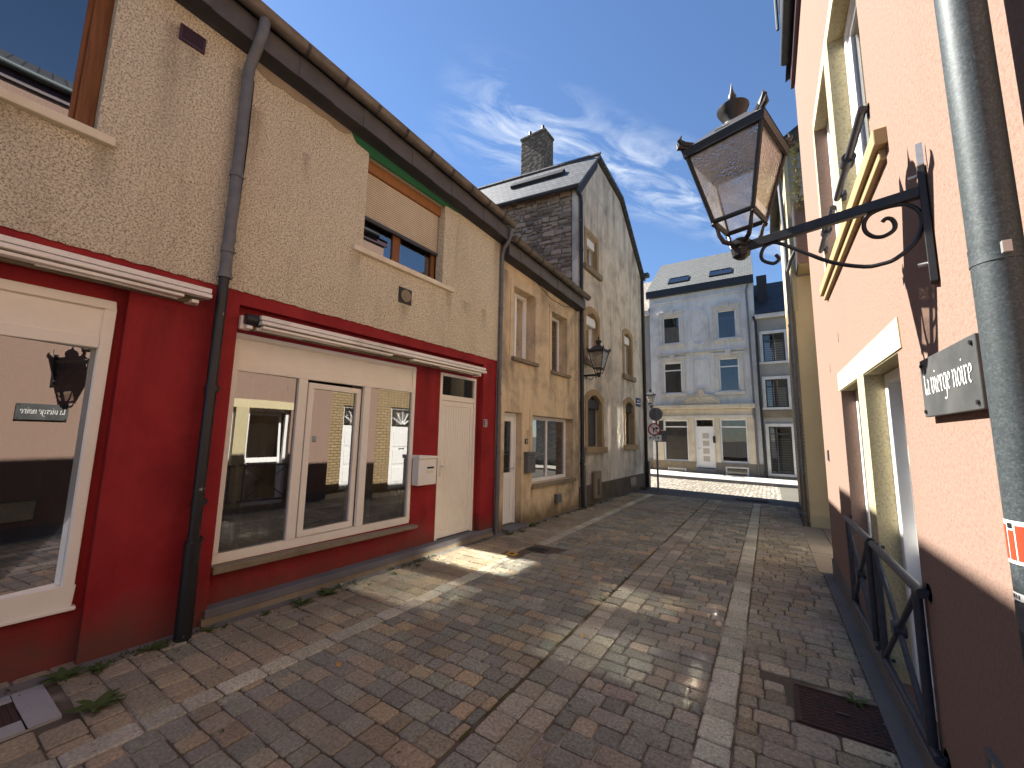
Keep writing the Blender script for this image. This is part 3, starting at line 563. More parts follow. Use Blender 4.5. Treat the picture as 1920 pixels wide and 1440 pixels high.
# --- house B, number 3
B = Thing('terraced_house', 'number 3, red and beige roughcast house with half-lowered shutter under a green beam', 'house', (0, 3.5, 0), True)
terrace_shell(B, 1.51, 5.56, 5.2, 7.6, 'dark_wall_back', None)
w_ = MB(LF); w_.facade(1.50, 5.56, BT + .04, 5.30, [(2.84, 4.17, 3.80, 5.0, .15)], 0.014); w_.prism(jag(1.50, 5.56, BT + .01) + [(5.56, BT + .04), (1.50, BT + .04)], -.02, .014)
w_.poly([(5.56, -.1, 0), (5.56, 5.3, .014), (5.56, 5.3, -2), (5.56, -.1, -2)]); B.part('upper_wall', w_, 'roughcast_beige')
w_ = MB(LF); w_.facade(1.50, 5.56, -.1, BT + .03, [(1.64, 5.20, .12, 2.75, .10)], 0.0); B.part('lower_wall', w_, 'red_paint')
w_ = MB(LF); w_.facade(1.64, 5.20, .12, 2.75, [(1.665, 3.86, .445, 2.51, .05), (4.33, 5.15, .12, 2.51, .05)], -.10); B.part('recessed_wall', w_, 'red_paint')
B.part('threshold', MB(LF).box(1.62, 5.50, .055, .122, -.16, .03), 'blue_stone', bevel=.006)
B.part('step_base', MB(LF).box(1.60, 5.52, -.05, .055, -.1, .035), 'weathered_sill')
# shop window: outer frame, panel, three lights (the middle one a tilted sash)
f = MB(LF); f.frame(1.665, 3.86, .445, 2.51, .05, -.15, -.095, bot=.085, top=.045); f.box(1.715, 3.81, 2.155, 2.245, -.15, -.10)
f.box(2.29, 2.385, .53, 2.155, -.15, -.10); f.box(3.075, 3.165, .53, 2.155, -.15, -.10)
fo = B.part('shop_window', f, 'white_pvc', bevel=.006)
B.part('panel', MB(LF).box(1.715, 3.81, 2.245, 2.465, -.14, -.112), 'white_pvc', fo)
for a, b, d in ((1.715, 2.29, .009), (3.165, 3.81, .0)): B.part('pane', MB(LF).poly([(a, .53, -.125 + d), (b, .53, -.125 - d), (b, 2.155, -.125 - d), (a, 2.155, -.125 + d)]), 'window_glass', fo)
# sash hinged on its far side and standing ajar
def TF(u, v, w):
    a = R(5.0); du = u - 2.40; return (-.118 + w * math.cos(a) - du * math.sin(a), 2.40 + du * math.cos(a) + w * math.sin(a), v)
sf = MB(TF); sf.frame(2.392, 3.062, .535, 2.125, .06, -.03, .03); so = B.part('sash', sf, 'white_pvc', fo, bevel=.006)
B.part('pane', MB(TF).poly([(2.45, .595, 0), (3.0, .595, 0), (3.0, 2.065, 0), (2.45, 2.065, 0)]), 'window_glass', fo)
cu = MB(LF); n = 60; P_ = [(1.66 + 2.22 * i / n, -.26 + .035 * math.sin(i * 1.45) + .02 * math.sin(i * .63)) for i in range(n + 1)]
for p, q in zip(P_[:-1], P_[1:]):
    if 1.6 < p[0] < 2.4 or p[0] > 3.0: cu.poly([(p[0], .3, p[1]), (q[0], .3, q[1]), (q[0], 2.4, q[1]), (p[0], 2.4, p[1])])
B.part('curtain', cu, 'curtain_grey', fo, smooth=True)
sl_ = MB(LF); sl_.prism([(1.655, .385), (3.92, .385), (3.92, .425), (1.655, .445)], -.14, .01); B.part('sill', sl_, 'weathered_sill', bevel=.008)
# door
f = MB(LF); f.frame(4.335, 5.145, .125, 2.51, .045, -.155, -.095, bot=0, top=.04); f.box(4.38, 5.10, 2.105, 2.185, -.155, -.10)
do = B.part('door', f, 'white_pvc', bevel=.005)
B.part('pane', MB(LF).poly([(4.38, 2.185, -.125), (5.10, 2.185, -.125), (5.10, 2.47, -.125), (4.38, 2.47, -.125)]), 'window_glass', do)
lf = MB(LF); lf.frame(4.385, 5.095, .14, 2.10, .06, -.14, -.108, bot=.09, top=.075); lo = B.part('leaf', lf, 'white_pvc', do, bevel=.005)
n = 11; st = (5.035 - 4.445) / n
for i in range(n): B.part('board', MB(LF).box(4.445 + i * st + .0015, 4.445 + (i + 1) * st - .0015, .23, 2.025, -.135, -.12), 'white_pvc', do)
h = MB(LF); h.box(4.395, 4.425, 1.0, 1.22, -.108, -.098); h.tube([(4.41, 1.15, -.1), (4.41, 1.15, -.055), (4.43, 1.15, -.05), (4.53, 1.15, -.05)], .009); B.part('handle', h, 'mailbox_white', do, smooth=True)
# upper window with roller shutter
f = MB(LF); f.frame(2.845, 4.165, 3.80, 4.93, .07, -.21, -.155); f.box(3.40, 3.52, 3.87, 4.86, -.21, -.16)
fo = B.part('window', f, 'brown_wood', bevel=.005)
B.part('shutter_box', MB(LF).box(2.845, 4.165, 4.86, 4.995, -.16, -.07), 'orange_wood', fo, bevel=.004)
for a, b in ((2.915, 3.40), (3.52, 4.095)): B.part('pane', MB(LF).poly([(a, 3.87, -.185), (b, 3.87, -.185), (b, 4.86, -.185), (a, 4.86, -.185)]), 'window_glass', fo)
sash = MB(LF)
def TS(u, v, w):
    a = R(7); dv = v - 3.87; return (-.175 + w - dv * math.sin(a) - .005, u, 3.87 + dv * math.cos(a))
sash = MB(TS).frame(3.535, 4.09, 3.875, 4.84, .05, -.02, .0); B.part('sash', sash, 'brown_wood', fo)
n = 20; z0, z1 = 4.275, 4.865
for i in range(n):
    a = z0 + (z1 - z0) * i / n; b = z0 + (z1 - z0) * (i + 1) / n - .007
    s_ = MB(LF); s_.prism([(0, 0)] * 3, 0, 0) if 0 else None
    for p, q in (((a, -.115), ((a + b) / 2, -.105)), (((a + b) / 2, -.105), (b, -.115))): s_.poly([(2.855, p[0], p[1]), (4.155, p[0], p[1]), (4.155, q[0], q[1]), (2.855, q[0], q[1])])
    s_.poly([(2.855, a, -.115), (4.155, a, -.115), (4.155, b, -.115), (2.855, b, -.115)]) if 0 else None
    B.part('slat', s_, 'shutter_beige', fo, smooth=True)
B.part('shutter_bar', MB(LF).box(2.85, 4.16, 4.235, 4.275, -.125, -.095), 'dark_frame_grey', fo)
B.part('slat_gap_shade', MB(LF).box(2.85, 4.16, 4.27, 4.87, -.14, -.122), 'weathered_sill', fo)  # dark sheet behind the slats, its colour stands in for shade in the gaps
B.part('sill', MB(LF).box(2.70, 4.385, 3.71, 3.775, -.15, .065), 'concrete_sill', bevel=.008)
# painted beam and plaster repair under the eaves
bm_ = [(2.60, 5.11), (2.66, 5.04), (2.83, 5.02), (2.845, 4.985), (4.16, 4.985), (4.18, 5.015), (4.47, 5.03), (4.5, 5.22), (2.58, 5.24)]
B.part('beam', MB(LF).prism(bm_, .0, .024), 'green_beam')
B.part('plaster_repair', MB(LF).prism([(1.53, 5.13)] + jag(1.6, 2.5, 5.06, .1, .02) + [(2.58, 5.10), (2.58, 5.25), (1.53, 5.25)], .0, .022), 'grey_patch')
v = MB(LF); v.box(3.40, 3.605, 3.29, 3.495, .0, .03); vo = B.part('vent', v, 'black_plastic'); B.part('cover', MB(LF).disc(3.5025, 3.3925, .08, .03, .045), 'weathered_sill', vo); B.part('hub', MB(LF).disc(3.5025, 3.3925, .03, .045, .052), 'weathered_sill', vo)
eave(B, 1.49, 5.58, n_sl=11)
pl = MB(LF); pl.box(5.225, 5.315, 1.735, 1.855, .0, .012); po = B.part('number_plate', pl, 'black_plastic'); B.part('plate_rim', MB(LF).frame(5.225, 5.315, 1.735, 1.855, .006, .012, .014), 'lettering_white', po)
d3 = MB(LF)
for a, b, c, e in ((5.25, 5.29, 1.825, 1.835), (5.255, 5.29, 1.79, 1.80), (5.25, 5.29, 1.755, 1.765)): d3.box(a, b, c, e, .012, .016)
for c, e in ((1.80, 1.825), (1.765, 1.79)): d3.box(5.278, 5.29, c, e, .012, .016)
B.part('digit', d3, 'lettering_white', po)

# --- awnings
def awning(label, u0, u1, zt, tilt=0.0, broken=None):
    T = Thing('folding_awning', label, 'awning', (0, (u0 + u1) / 2, zt), True, 'folded awnings over the shop windows')
    def bar(name, a, b, v0, v1, w0, w1, mat='awning_white', par=None): return T.part(name, MB(LF).box(a, b, v0, v1, w0, w1), mat, par, bevel=.006)
    bar('rail', u0 + .05, u1 - .06, zt - .13, zt - .09, .0, .05, 'weathered_sill')
    bar('cassette', u0 + .12, u1, zt - .040, zt, .09, .165)
    bar('front_profile', u0 + .12, u1, zt - .085, zt - .052, .10, .185)
    bar('lower_profile', u0 + .14, (broken or u1 - .18), zt - .122, zt - .098, .09, .17)
    if broken: bar('lower_profile', broken + .32, u1 - .12, zt - .122, zt - .098, .09, .17)
    T.part('roller', MB(LF).tube([(u0 + .02, zt - .045, .085), (u0 + .12, zt - .045, .085)], .05, 14), 'black_plastic', smooth=True)
    T.part('fabric_roll', MB(LF).tube([(u0 + .12, zt - .055, .052), (u1 - .02, zt - .055, .052)], .036, 14), 'weathered_sill', smooth=True)
    for a in (u0 + .0, u1 - .14):
        br = bar('bracket', a, a + .09, zt - .135, zt - .01, .0, .045)
        bar('clamp', a + .02, a + .07, zt - .14, zt - .11, .045, .13, par=br)
    ar = MB(LF); ar.box(u0 + .12, u0 + .55, zt - .128, zt - .108, .06, .09); ar.tube([(u0 + .2, zt - .12, .075), (u0 + .6, zt - .122, .12), (u0 + .95, zt - .12, .10)], .012); T.part('arm', ar, 'awning_white', smooth=True)
    ar = MB(LF); ar.tube([(u1 - .2, zt - .12, .075), (u1 - .6, zt - .122, .12), (u1 - .95, zt - .12, .10)], .012); T.part('arm', ar, 'awning_white', smooth=True)
    return T
awning('dirty white folding awning fixed flat on the red band, left of the black drainpipe', -1.75, 1.37, 2.775)
def _aw_b():
    T = awning('white folding awning over the three-light shop window, with a gap in its lower profile', 1.645, 5.06, 2.655, broken=3.25); return T
_aw_b()
# --- white mailbox
T = Thing('mailbox', 'white metal mailbox beside the white door on the red wall', 'mailbox', (-.1, 4.05, .93), True)
T.part('body', MB(LF).box(3.87, 4.20, .925, 1.27, -.10, .03), 'mailbox_white', bevel=.012)
T.part('lid', MB(LF).prism([(3.86, 1.272), (4.21, 1.272), (4.21, 1.305), (3.86, 1.325)], -.10, .045), 'mailbox_white', bevel=.008)
T.part('name_slot', MB(LF).box(4.02, 4.14, 1.14, 1.165, .03, .035), 'black_plastic'); T.part('name_card', MB(LF).box(4.02, 4.13, 1.08, 1.115, .03, .034), 'concrete_sill')
# --- main downpipe between the red houses
T = Thing('drainpipe', 'downpipe between the two red houses, grey plastic above and flaking black iron below', 'drainpipe', (.1, 1.47, 0), True)
T.part('upper_pipe', MB(LF).tube([(1.47, 2.93, .085), (1.475, 4.92, .085), (1.476, 4.98, .09), (1.478, 5.03, .105), (1.481, 5.08, .135), (1.484, 5.13, .175), (1.487, 5.18, .215), (1.49, 5.23, .245), (1.493, 5.28, .262), (1.495, 5.34, .272), (1.497, 5.44, .275)], .045, 14), 'pipe_grey', smooth=True)
T.part('lower_pipe', MB(LF).tube([(1.452, -.03, .13), (1.455, .5, .105), (1.468, 2.95, .085)], .04, 14), 'pipe_black_peeling', smooth=True)
T.part('foot_pipe', MB(LF).tube([(1.452, -.03, .13), (1.455, .72, .108)], [.058, .055], 14), 'pipe_black_peeling', smooth=True)
for zz, m_ in ((3.9, 'pipe_grey'), (3.18, 'pipe_grey'), (2.95, 'pipe_grey'), (1.95, 'pipe_black_peeling'), (1.02, 'pipe_black_peeling'), (.72, 'pipe_black_peeling')):
    T.part('collar', MB(LF).tube([(1.47, zz - .025, .088), (1.47, zz + .025, .088)], .052, 14), m_, smooth=True)
    T.part('bolt', MB(LF).tube([(1.53, zz, .02), (1.53, zz, .09)], .008, 6), m_)
cb = MB(LF); cb.tube([(1.545, 4.95, .02), (1.55, 4.3, .022), (1.54, 3.7, .02), (1.53, 3.45, .03), (1.54, 3.3, .02)], .006, 5); solo('cable', cb, 'black_plastic', 'thin black cable running down beside the grey drainpipe', 'cable', (.02, 1.545, 3.3), True)

# --- house C, number 1 (tan)
Cc = Thing('terraced_house', 'number 1, small ochre rendered house with stained walls and white windows', 'house', (0, 7.1, 0), True)
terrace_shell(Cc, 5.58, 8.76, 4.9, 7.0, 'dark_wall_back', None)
w_ = MB(LF); w_.facade(5.57, 8.76, -.1, 5.1, [(5.80, 6.345, .05, 2.02, .15), (6.72, 8.46, .70, 2.0, .2), (6.02, 6.78, 3.03, 4.37, .22), (7.46, 8.17, 2.98, 4.27, .22)], 0.0); Cc.part('front_wall', w_, 'tan_render')
for a, b, c, e in ((6.02, 6.78, 3.03, 4.37), (7.46, 8.17, 2.98, 4.27), (5.80, 6.345, .0, 2.02), (6.72, 8.46, .66, 2.0)):
    s_ = MB(LF); s_.box(a - .1, a - .002, c, e, 0, .012); s_.box(b + .002, b + .1, c, e, 0, .012); s_.box(a - .1, b + .1, e + .002, e + .12, 0, .012); Cc.part('surround', s_, 'tan_render')
Cc.part('plinth', MB(LF).box(6.45, 8.72, -.1, .42, .0, .02), 'tan_render')
window(Cc, LF, 6.02, 6.78, 3.03, 4.37, -.2, 'bright_pvc', .06, mull=(6.4,))
window(Cc, LF, 7.46, 8.17, 2.98, 4.27, -.2, 'bright_pvc', .06, mull=(7.81,))
window(Cc, LF, 6.72, 8.46, .70, 2.0, -.18, 'bright_pvc', .07, mull=(7.6,))
for a, b, zz in ((5.98, 6.86, 3.03), (7.42, 8.26, 2.98), (6.70, 8.52, .70)): Cc.part('sill', MB(LF).box(a, b, zz - .075, zz - .003, -.1, .07), 'weathered_sill', bevel=.01)
f = MB(LF); f.frame(5.805, 6.34, .06, 2.015, .055, -.16, -.11, bot=0); do = Cc.part('door', f, 'bright_pvc')
lf = MB(LF); lf.frame(5.865, 6.28, .07, 1.955, .09, -.15, -.12); lf.box(5.955, 6.19, .85, .95, -.15, -.12); lf.box(5.955, 6.19, .16, .85, -.145, -.132); Cc.part('leaf', lf, 'bright_pvc', do, bevel=.004)
Cc.part('pane', MB(LF).poly([(5.955, .95, -.135), (6.19, .95, -.135), (6.19, 1.865, -.135), (5.955, 1.865, -.135)]), 'window_glass', do)
h = MB(LF); h.tube([(6.24, 1.02, -.12), (6.24, 1.02, -.075), (6.14, 1.02, -.075)], .009); Cc.part('handle', h, 'bolt_steel', do)
Cc.part('doorstep', MB(LF).box(5.78, 6.40, -.05, .055, -.12, .16), 'blue_stone', bevel=.01)
eave(Cc, 5.58, 8.74, -.24, n_sl=9)
pl = Cc.part('number_plate', MB(LF).box(6.47, 6.555, 1.455, 1.55, 0, .012), 'black_plastic'); d1 = MB(LF); d1.box(6.508, 6.52, 1.47, 1.535, .012, .016); d1.box(6.498, 6.508, 1.515, 1.525, .012, .016); Cc.part('digit', d1, 'lettering_white', pl)
Cc.part('meter_box', MB(LF).box(7.56, 7.76, .26, .43, .02, .10), 'mailbox_grey', bevel=.01)
T = Thing('mailbox', 'dark grey metal mailbox between the door and window of the ochre house', 'mailbox', (0, 6.6, .92), True)
T.part('body', MB(LF).box(6.43, 6.70, .93, 1.25, 0, .10), 'mailbox_grey', bevel=.008); T.part('lid', MB(LF).prism([(6.42, 1.252), (6.71, 1.252), (6.71, 1.31), (6.42, 1.31)], 0, .12), 'mailbox_grey', bevel=.008); T.part('slot', MB(LF).box(6.49, 6.64, 1.19, 1.205, .10, .104), 'black_plastic')
cb = MB(LF); cb.tube([(6.35, 4.85, .06), (6.7, 4.62, .10), (7.2, 4.45, .12), (7.8, 4.45, .12), (8.5, 4.62, .10), (8.72, 4.72, .08)], .008, 5); solo('cable', cb, 'black_plastic', 'slack overhead cable sagging under the gutter of the ochre house', 'cable', (.1, 7.5, 4.5), True)
T = Thing('drainpipe', 'elbowed grey downpipe at the party wall of number 3 and the ochre house', 'drainpipe', (.05, 5.58, 0), True)
T.part('pipe', MB(LF).tube([(5.575, -.02, .05), (5.575, 4.75, .05), (5.575, 4.9, .10), (5.56, 5.02, .22), (5.55, 5.2, .27)], .036, 12), 'pipe_grey', smooth=True)
for zz in (.9, 2.3, 3.8): T.part('collar', MB(LF).tube([(5.575, zz - .02, .05), (5.575, zz + .02, .05)], .043, 12), 'pipe_grey', smooth=True)

# --- house D, the tall gabled one
D = Thing('gabled_house', 'tall streaked house with arched windows, rubble side wall and slate roof', 'house', (0, 11.3, 0), True)
S0, S1 = 8.78, 13.93
wins = [(9.26, 9.93, 5.98, 6.86), (9.20, 9.96, 3.52, 4.80), (9.26, 10.14, 1.36, 2.66), (11.98, 12.66, 3.52, 4.86), (12.0, 12.74, 1.40, 2.70)]
w_ = MB(LF); w_.facade(S0, S1, -.1, 7.28, [(*q, .22) for q in wins], 0.0); w_.poly([(S0, 7.28, 0), (S1, 7.28, 0), (11.86, 9.15, 0), (9.98, 9.42, 0), (S0, 7.95, 0)])
D.part('front_wall', w_, 'old_render')
bk = MB(LF); bk.poly([(S1, -.1, 0), (S1, 7.28, 0), (S1, 7.28, -6), (S1, -.1, -6)]); D.part('end_wall', bk, 'old_render')
a9 = R(9)
SW = lambda u, v, w: (-u * math.cos(a9) - w * math.sin(a9) * 0, S0 - u * math.sin(a9) - w, v)   # side wall going back from the street
sw = MB(SW); sw.poly([(0, -.1, -.0), (6.5, -.1, -.0), (6.5, 8.1, -.0), (0, 8.0, -.0)]); swo = D.part('side_wall', sw, 'rubble_mass')
zz = 4.85; nst = 0
while zz < 7.96:
    hh = random.uniform(.075, .15); u = .14 + random.uniform(0, .06)
    while u < 3.2:
        ln = random.uniform(.10, .34)
        if zz + hh > 4.95 + (u - .1) * .92 and nst < 298 and zz + hh < 8.0:
            h2 = hh * random.uniform(.8, 1.12); j = lambda: random.uniform(-.018, .018); e = .008; o_ = random.uniform(-.02, .02)
            pts = [(u + e + abs(j()), zz + o_ + e + j()), (u + ln * .5, zz + o_ + e + j()), (u + ln - e, zz + o_ + e + abs(j())), (u + ln - e + j() * .3, zz + o_ + h2 * .6), (u + ln - e - abs(j()) * 1.5, zz + o_ + h2 - e + j()), (u + ln * .45, zz + o_ + h2 - e + j()), (u + e + abs(j()), zz + o_ + h2 - e + j()), (u + e + j() * .3, zz + o_ + h2 * .4)]
            k_ = MB(SW); w1 = random.uniform(.006, .04); n_ = len(pts); cu_ = sum(p[0] for p in pts) / n_; cv_ = sum(p[1] for p in pts) / n_
            a_ = [k_.pt((*p, -.02)) for p in pts]; b_ = [k_.pt((*p, w1 - .012)) for p in pts]; c_ = [k_.pt((cu_ + (p[0] - cu_) * .8, cv_ + (p[1] - cv_) * .72, w1 + random.uniform(-.005, .005))) for p in pts]; k_.f.append(c_)
            for q in range(n_): r_ = (q + 1) % n_; k_.f += [[a_[q], a_[r_], b_[r_], b_[q]], [b_[q], b_[r_], c_[r_], c_[q]]]
            D.part('stone', k_, 'rubble_stone', swo); nst += 1
        u += ln
    zz += hh
D.part('quoin_strip', MB(SW).box(-.0, .14, 4.6, 7.95, .0, .03), 'old_render')
# roof: front slope falls towards the camera side, long back slope
def ridge(u, s, z): return (-u * math.cos(a9), s - u * math.sin(a9), z)
ro = MB(); e0 = [(.12, 8.6, 7.85), (-6.5, 7.55, 7.85)]; r0 = [(.12, 9.98, 9.50), (-6.5, 8.93, 9.50)]; k1 = [(.12, 11.88, 9.22), (-6.5, 10.83, 9.22)]; b0 = [(.12, 14.05, 7.25), (-6.5, 13.0, 7.25)]
for p, q in ((e0, r0), (r0, k1), (k1, b0)): ro.poly([p[0], p[1], q[1], q[0]])
for p, q in ((e0, r0), (r0, k1), (k1, b0)):
    d = lambda t_: (t_[0], t_[1], t_[2] - .09); ro.poly([d(p[0]), d(p[1]), d(q[1]), d(q[0])]); ro.poly([p[0], q[0], d(q[0]), d(p[0])])
ro.poly([e0[0], e0[1], (e0[1][0], e0[1][1], e0[1][2] - .09), (e0[0][0], e0[0][1], e0[0][2] - .09)])
rO = D.part('roof', ro, 'slate_tall_roof')
vg = MB(LF); vg.prism([(8.66, 7.66), (8.78, 7.62), (9.98, 9.12), (9.98, 9.46), (8.62, 7.84)], .004, .04); D.part('verge_board', vg, 'slate_dark', rO)
vg = MB(LF); vg.prism([(9.985, 9.36), (11.86, 9.08), (13.98, 7.12), (14.02, 7.24), (11.88, 9.20), (9.985, 9.48)], .004, .06); D.part('verge_board', vg, 'slate_dark', rO)
gu = MB(SW); gu.tube([(-.1, 7.80, .19), (6.4, 7.83, .19)], .06, 10); D.part('gutter', gu, 'slate_dark', rO, smooth=True)
RT = lambda u, v, w: (.12 - u, 8.6 + 1.38 * v - u * math.tan(a9) - w * .77, 7.85 + 1.65 * v + w * .64)
sk = MB(RT); sk.box(.75, 2.3, .50, .62, .0, .09); D.part('roof_panel', sk, 'slate_dark', rO)
for q in range(7): D.part('ridge_tile', MB(RT).box(-.02 + q * .6, .56 + q * .6, .96, 1.02, .0, .05), 'slate_pale', rO)
# chimney
Ch = D
ch = MB(LF); ch.box(9.75, 10.3, 8.6, 10.86, -2.42, -1.56); co = D.part('chimney', ch, 'rubble_mass', bevel=.02)
D.part('chimney_cap', MB(LF).box(9.73, 10.32, 10.86, 10.93, -2.44, -1.54), 'rubble_mass', co)
for w in (-2.25, -1.78): D.part('flue', MB(LF).lathe([(.16, 0), (.13, .05), (.05, .16), (.045, .36)], (10.02, 10.93, w), 12), 'black_iron', co)
# arched surrounds, sills, windows
def arch(u0, u1, v0, v1, rise, n=10, inset=0):
    pts = [(u0, v0), (u1, v0)]; c = (u0 + u1) / 2
    for i in range(n + 1):
        f_ = i / n; u = u1 + (u0 - u1) * f_; pts.append((u, v1 - rise + rise * (1 - (2 * f_ - 1) ** 2)))
    return pts
for i, (a, b, c, e) in enumerate(wins):
    rise = (0.0, .2, .2, .16, .16)[i]; m_ = .13 if i else .12
    s_ = MB(LF); s_.ring(arch(a - m_, b + m_, c, e + m_ + .02, rise), arch(a + .004, b - .004, c + .001, e + .004, rise), -.12, .02); D.part('surround', s_, 'ochre_stone')
    D.part('sill', MB(LF).box(a - .2, b + .22, c - .15, c - .002, -.1, .09), 'weathered_sill' if i != 2 and i != 4 else 'ochre_stone', bevel=.012)
    dark = i in (2, 4)
    wo = window(D, LF, a, b, c, e, -.17, 'dark_frame_grey' if dark else 'bright_pvc', .06, trans=(() if dark or i < 2 else (c + .95,)))
    if i in (0, 1): D.part('roller_blind', MB(LF).box(a + .06, b - .06, c + .06, e - .2, -.215, -.205), 'blind_white', wo)
    D.part('shutter_box', MB(LF).box(a + .01, b - .01, e - .24 - rise * .5, e - .02 - rise * .4, -.16, -.05), 'slate_dark' if dark else 'bright_pvc', wo, bevel=.02)
    if dark:
        n = 18
        for q in range(n): zq = c + .06 + (e - .36 - c) * q / n; D.part('slat', MB(LF).box(a + .06, b - .06, zq, zq + (e - .36 - c) / n - .006, -.15, -.135), 'slate_dark', wo)
pb = MB(LF); pb.box(S0, S1, -.1, .46, .0, .035); D.part('plinth', pb, 'dark_plinth')
D.part('vent_housing', MB(LF).box(9.45, 9.85, .12, .78, .035, .12), 'weathered_sill', bevel=.02); D.part('vent_slot', MB(LF).box(9.58, 9.70, .2, .6, .12, .124), 'dark_plinth')
D.part('cellar_hole', MB(LF).box(12.2, 12.75, .12, .42, .035, .05), 'black_plastic')
T = Thing('drainpipe', 'slim dark downpipe at the corner of the rubble side wall', 'drainpipe', (.05, 8.83, 0), True)
T.part('pipe', MB(LF).tube([(8.86, -.02, .06), (8.84, 4.0, .06), (8.84, 7.45, .06), (8.80, 7.62, .06), (8.70, 7.74, .02)], .045, 12), 'pipe_black_peeling', smooth=True)
for zz in (1.0, 2.4, 4.4, 6.2): T.part('collar', MB(LF).tube([(8.845, zz - .025, .06), (8.845, zz + .025, .06)], .053, 12), 'black_iron', smooth=True)
T = Thing('drainpipe', 'short pale grey pipe standing beside the dark corner downpipe', 'drainpipe', (.05, 9.0, 0), True)
T.part('pipe', MB(LF).tube([(8.99, -.02, .05), (8.97, 1.3, .05), (8.96, 1.42, .02)], .035, 12), 'pipe_grey', smooth=True); T.part('collar', MB(LF).tube([(8.975, .95, .05), (8.975, 1.0, .05)], .042, 12), 'bolt_steel', smooth=True)
T = Thing('drainpipe', 'black downpipe at the street corner of the tall streaked house', 'drainpipe', (.05, 13.8, 0), True)
T.part('pipe', MB(LF).tube([(13.84, .0, .06), (13.84, 7.1, .06), (13.84, 7.25, .16)], .05, 12), 'black_iron', smooth=True); T.part('base', MB(LF).box(13.74, 13.94, -.03, .85, .04, .16), 'black_iron', bevel=.02)
T.part('hopper', MB(LF).box(13.74, 13.96, 7.2, 7.34, .03, .3), 'zinc', bevel=.02)
T = Thing('street_nameplate', 'small dark blue street nameplate high on the corner of the tall house', 'nameplate', (0, 13.3, 2.7), True)
T.part('plate', MB(LF).box(13.02, 13.5, 2.62, 2.9, .0, .012), 'sign_blue'); lt = MB(LF)
for r_, (a, b) in enumerate(((13.12, 13.4), (13.08, 13.45))): lt.box(a, b, 2.8 - r_ * .09, 2.825 - r_ * .09, .012, .015)
T.part('lettering', lt, 'lettering_white')

# --- roof of a house behind
T = Thing('rear_house', 'grey slate gable roof showing behind the rubble wall house', 'house', (-6.0, 11.8, 0), True)
r_ = MB(); za, zb = 11.55, 8.8; T.part('wall', MB(LF).box(11.2, 13.4, 0, 9.4, -8.4, -5.1), 'slate_tall_roof')
r_.poly([(-5.0, 12.3, za), (-8.6, 12.3, za), (-8.6, 10.6, zb), (-5.0, 10.6, zb)]); r_.poly([(-5.0, 12.3, za), (-8.6, 12.3, za), (-8.6, 14.0, zb), (-5.0, 14.0, zb)]); r_.poly([(-5.1, 12.3, za - .1), (-5.1, 10.7, zb), (-5.1, 13.9, zb)])
T.part('roof', r_, 'slate_tall_roof')
for i in range(6): T.part('ridge_hook', MB(LF).box(12.28, 12.32, za, za + .1, -5.5 - i * .5, -5.44 - i * .5), 'black_iron')
# ------------------------------------------------------------------ pink building
Pk = Thing('pink_house', 'pink roughcast house with cream window surrounds and a tall white framed window pair', 'house', (0.586, 3.5, 0))
PW = [(2.78, 4.73, .10, 2.07, .24), (2.86, 4.97, 3.20, 4.88, .24)]
w_ = MB(PF); w_.facade(-4.0, 6.45, -.1, 6.8, PW, 0.0); Pk.part('front_wall', w_, 'roughcast_pink')
w_ = MB(PF); w_.poly([(6.45, -.1, 0), (6.45, 6.8, 0), (6.45, 6.8, -7), (6.45, -.1, -7)]); w_.poly([(-4, -.1, 0), (-4, 6.8, 0), (-4, 6.8, -7), (-4, -.1, -7)]); w_.poly([(-4, -.1, -7), (6.45, -.1, -7), (6.45, 6.8, -7), (-4, 6.8, -7)]); w_.poly([(-4, 2.7, -.3), (6.45, 2.7, -.3), (6.45, 2.7, -7), (-4, 2.7, -7)])
Pk.part('side_wall', w_, 'roughcast_pink')
w_ = MB(PF); w_.box(-4, 2.775, -.1, .185, 0, .014); w_.box(4.735, 6.46, -.1, .185, 0, .014); w_.box(2.775, 4.735, -.1, .098, -.24, .014); Pk.part('plinth', w_, 'grey_cement')
# cream surrounds: lintel, pier with its reveals, jambs
def surround(z0, z1, y0, p0, p1, y1, lip, side):
    s_ = MB(PF); s_.prism([(y0 - side * 1.0, z1 + .003), (y1 + side, z1 + .003), (y1 + side, z1 + lip), (y0 - side * .8, z1 + lip)], 0, .006); so = Pk.part('lintel', s_, 'smooth_cream')
    s_ = MB(PF); s_.box(p0, p1, z0, z1 + .002, -.155, .005); Pk.part('pier', s_, 'roughcast_cream')
    for (a, b) in ((y0, p0), (p1, y1)):
        s_ = MB(PF); s_.box(a + .001, b - .001, z1 - .006, z1 - .001, -.2, -.001); Pk.part('reveal', s_, 'roughcast_cream')
surround(.10, 2.07, 2.78, 3.65, 3.88, 4.73, .165, .09); surround(3.2, 4.88, 2.86, 3.84, 4.06, 4.97, .12, .05)
s_ = MB(PF); s_.box(4.97 + .001, 5.06, 3.2, 4.88, 0, .006); Pk.part('jamb', s_, 'smooth_cream')
s_ = MB(PF); s_.prism([(2.55, 3.10), (5.12, 3.10), (5.12, 3.19), (2.55, 3.19)], -.24, .055); s_.box(2.60, 5.08, 3.04, 3.099, -.02, .03); Pk.part('sill', s_, 'sill_wood_tan', bevel=.006)
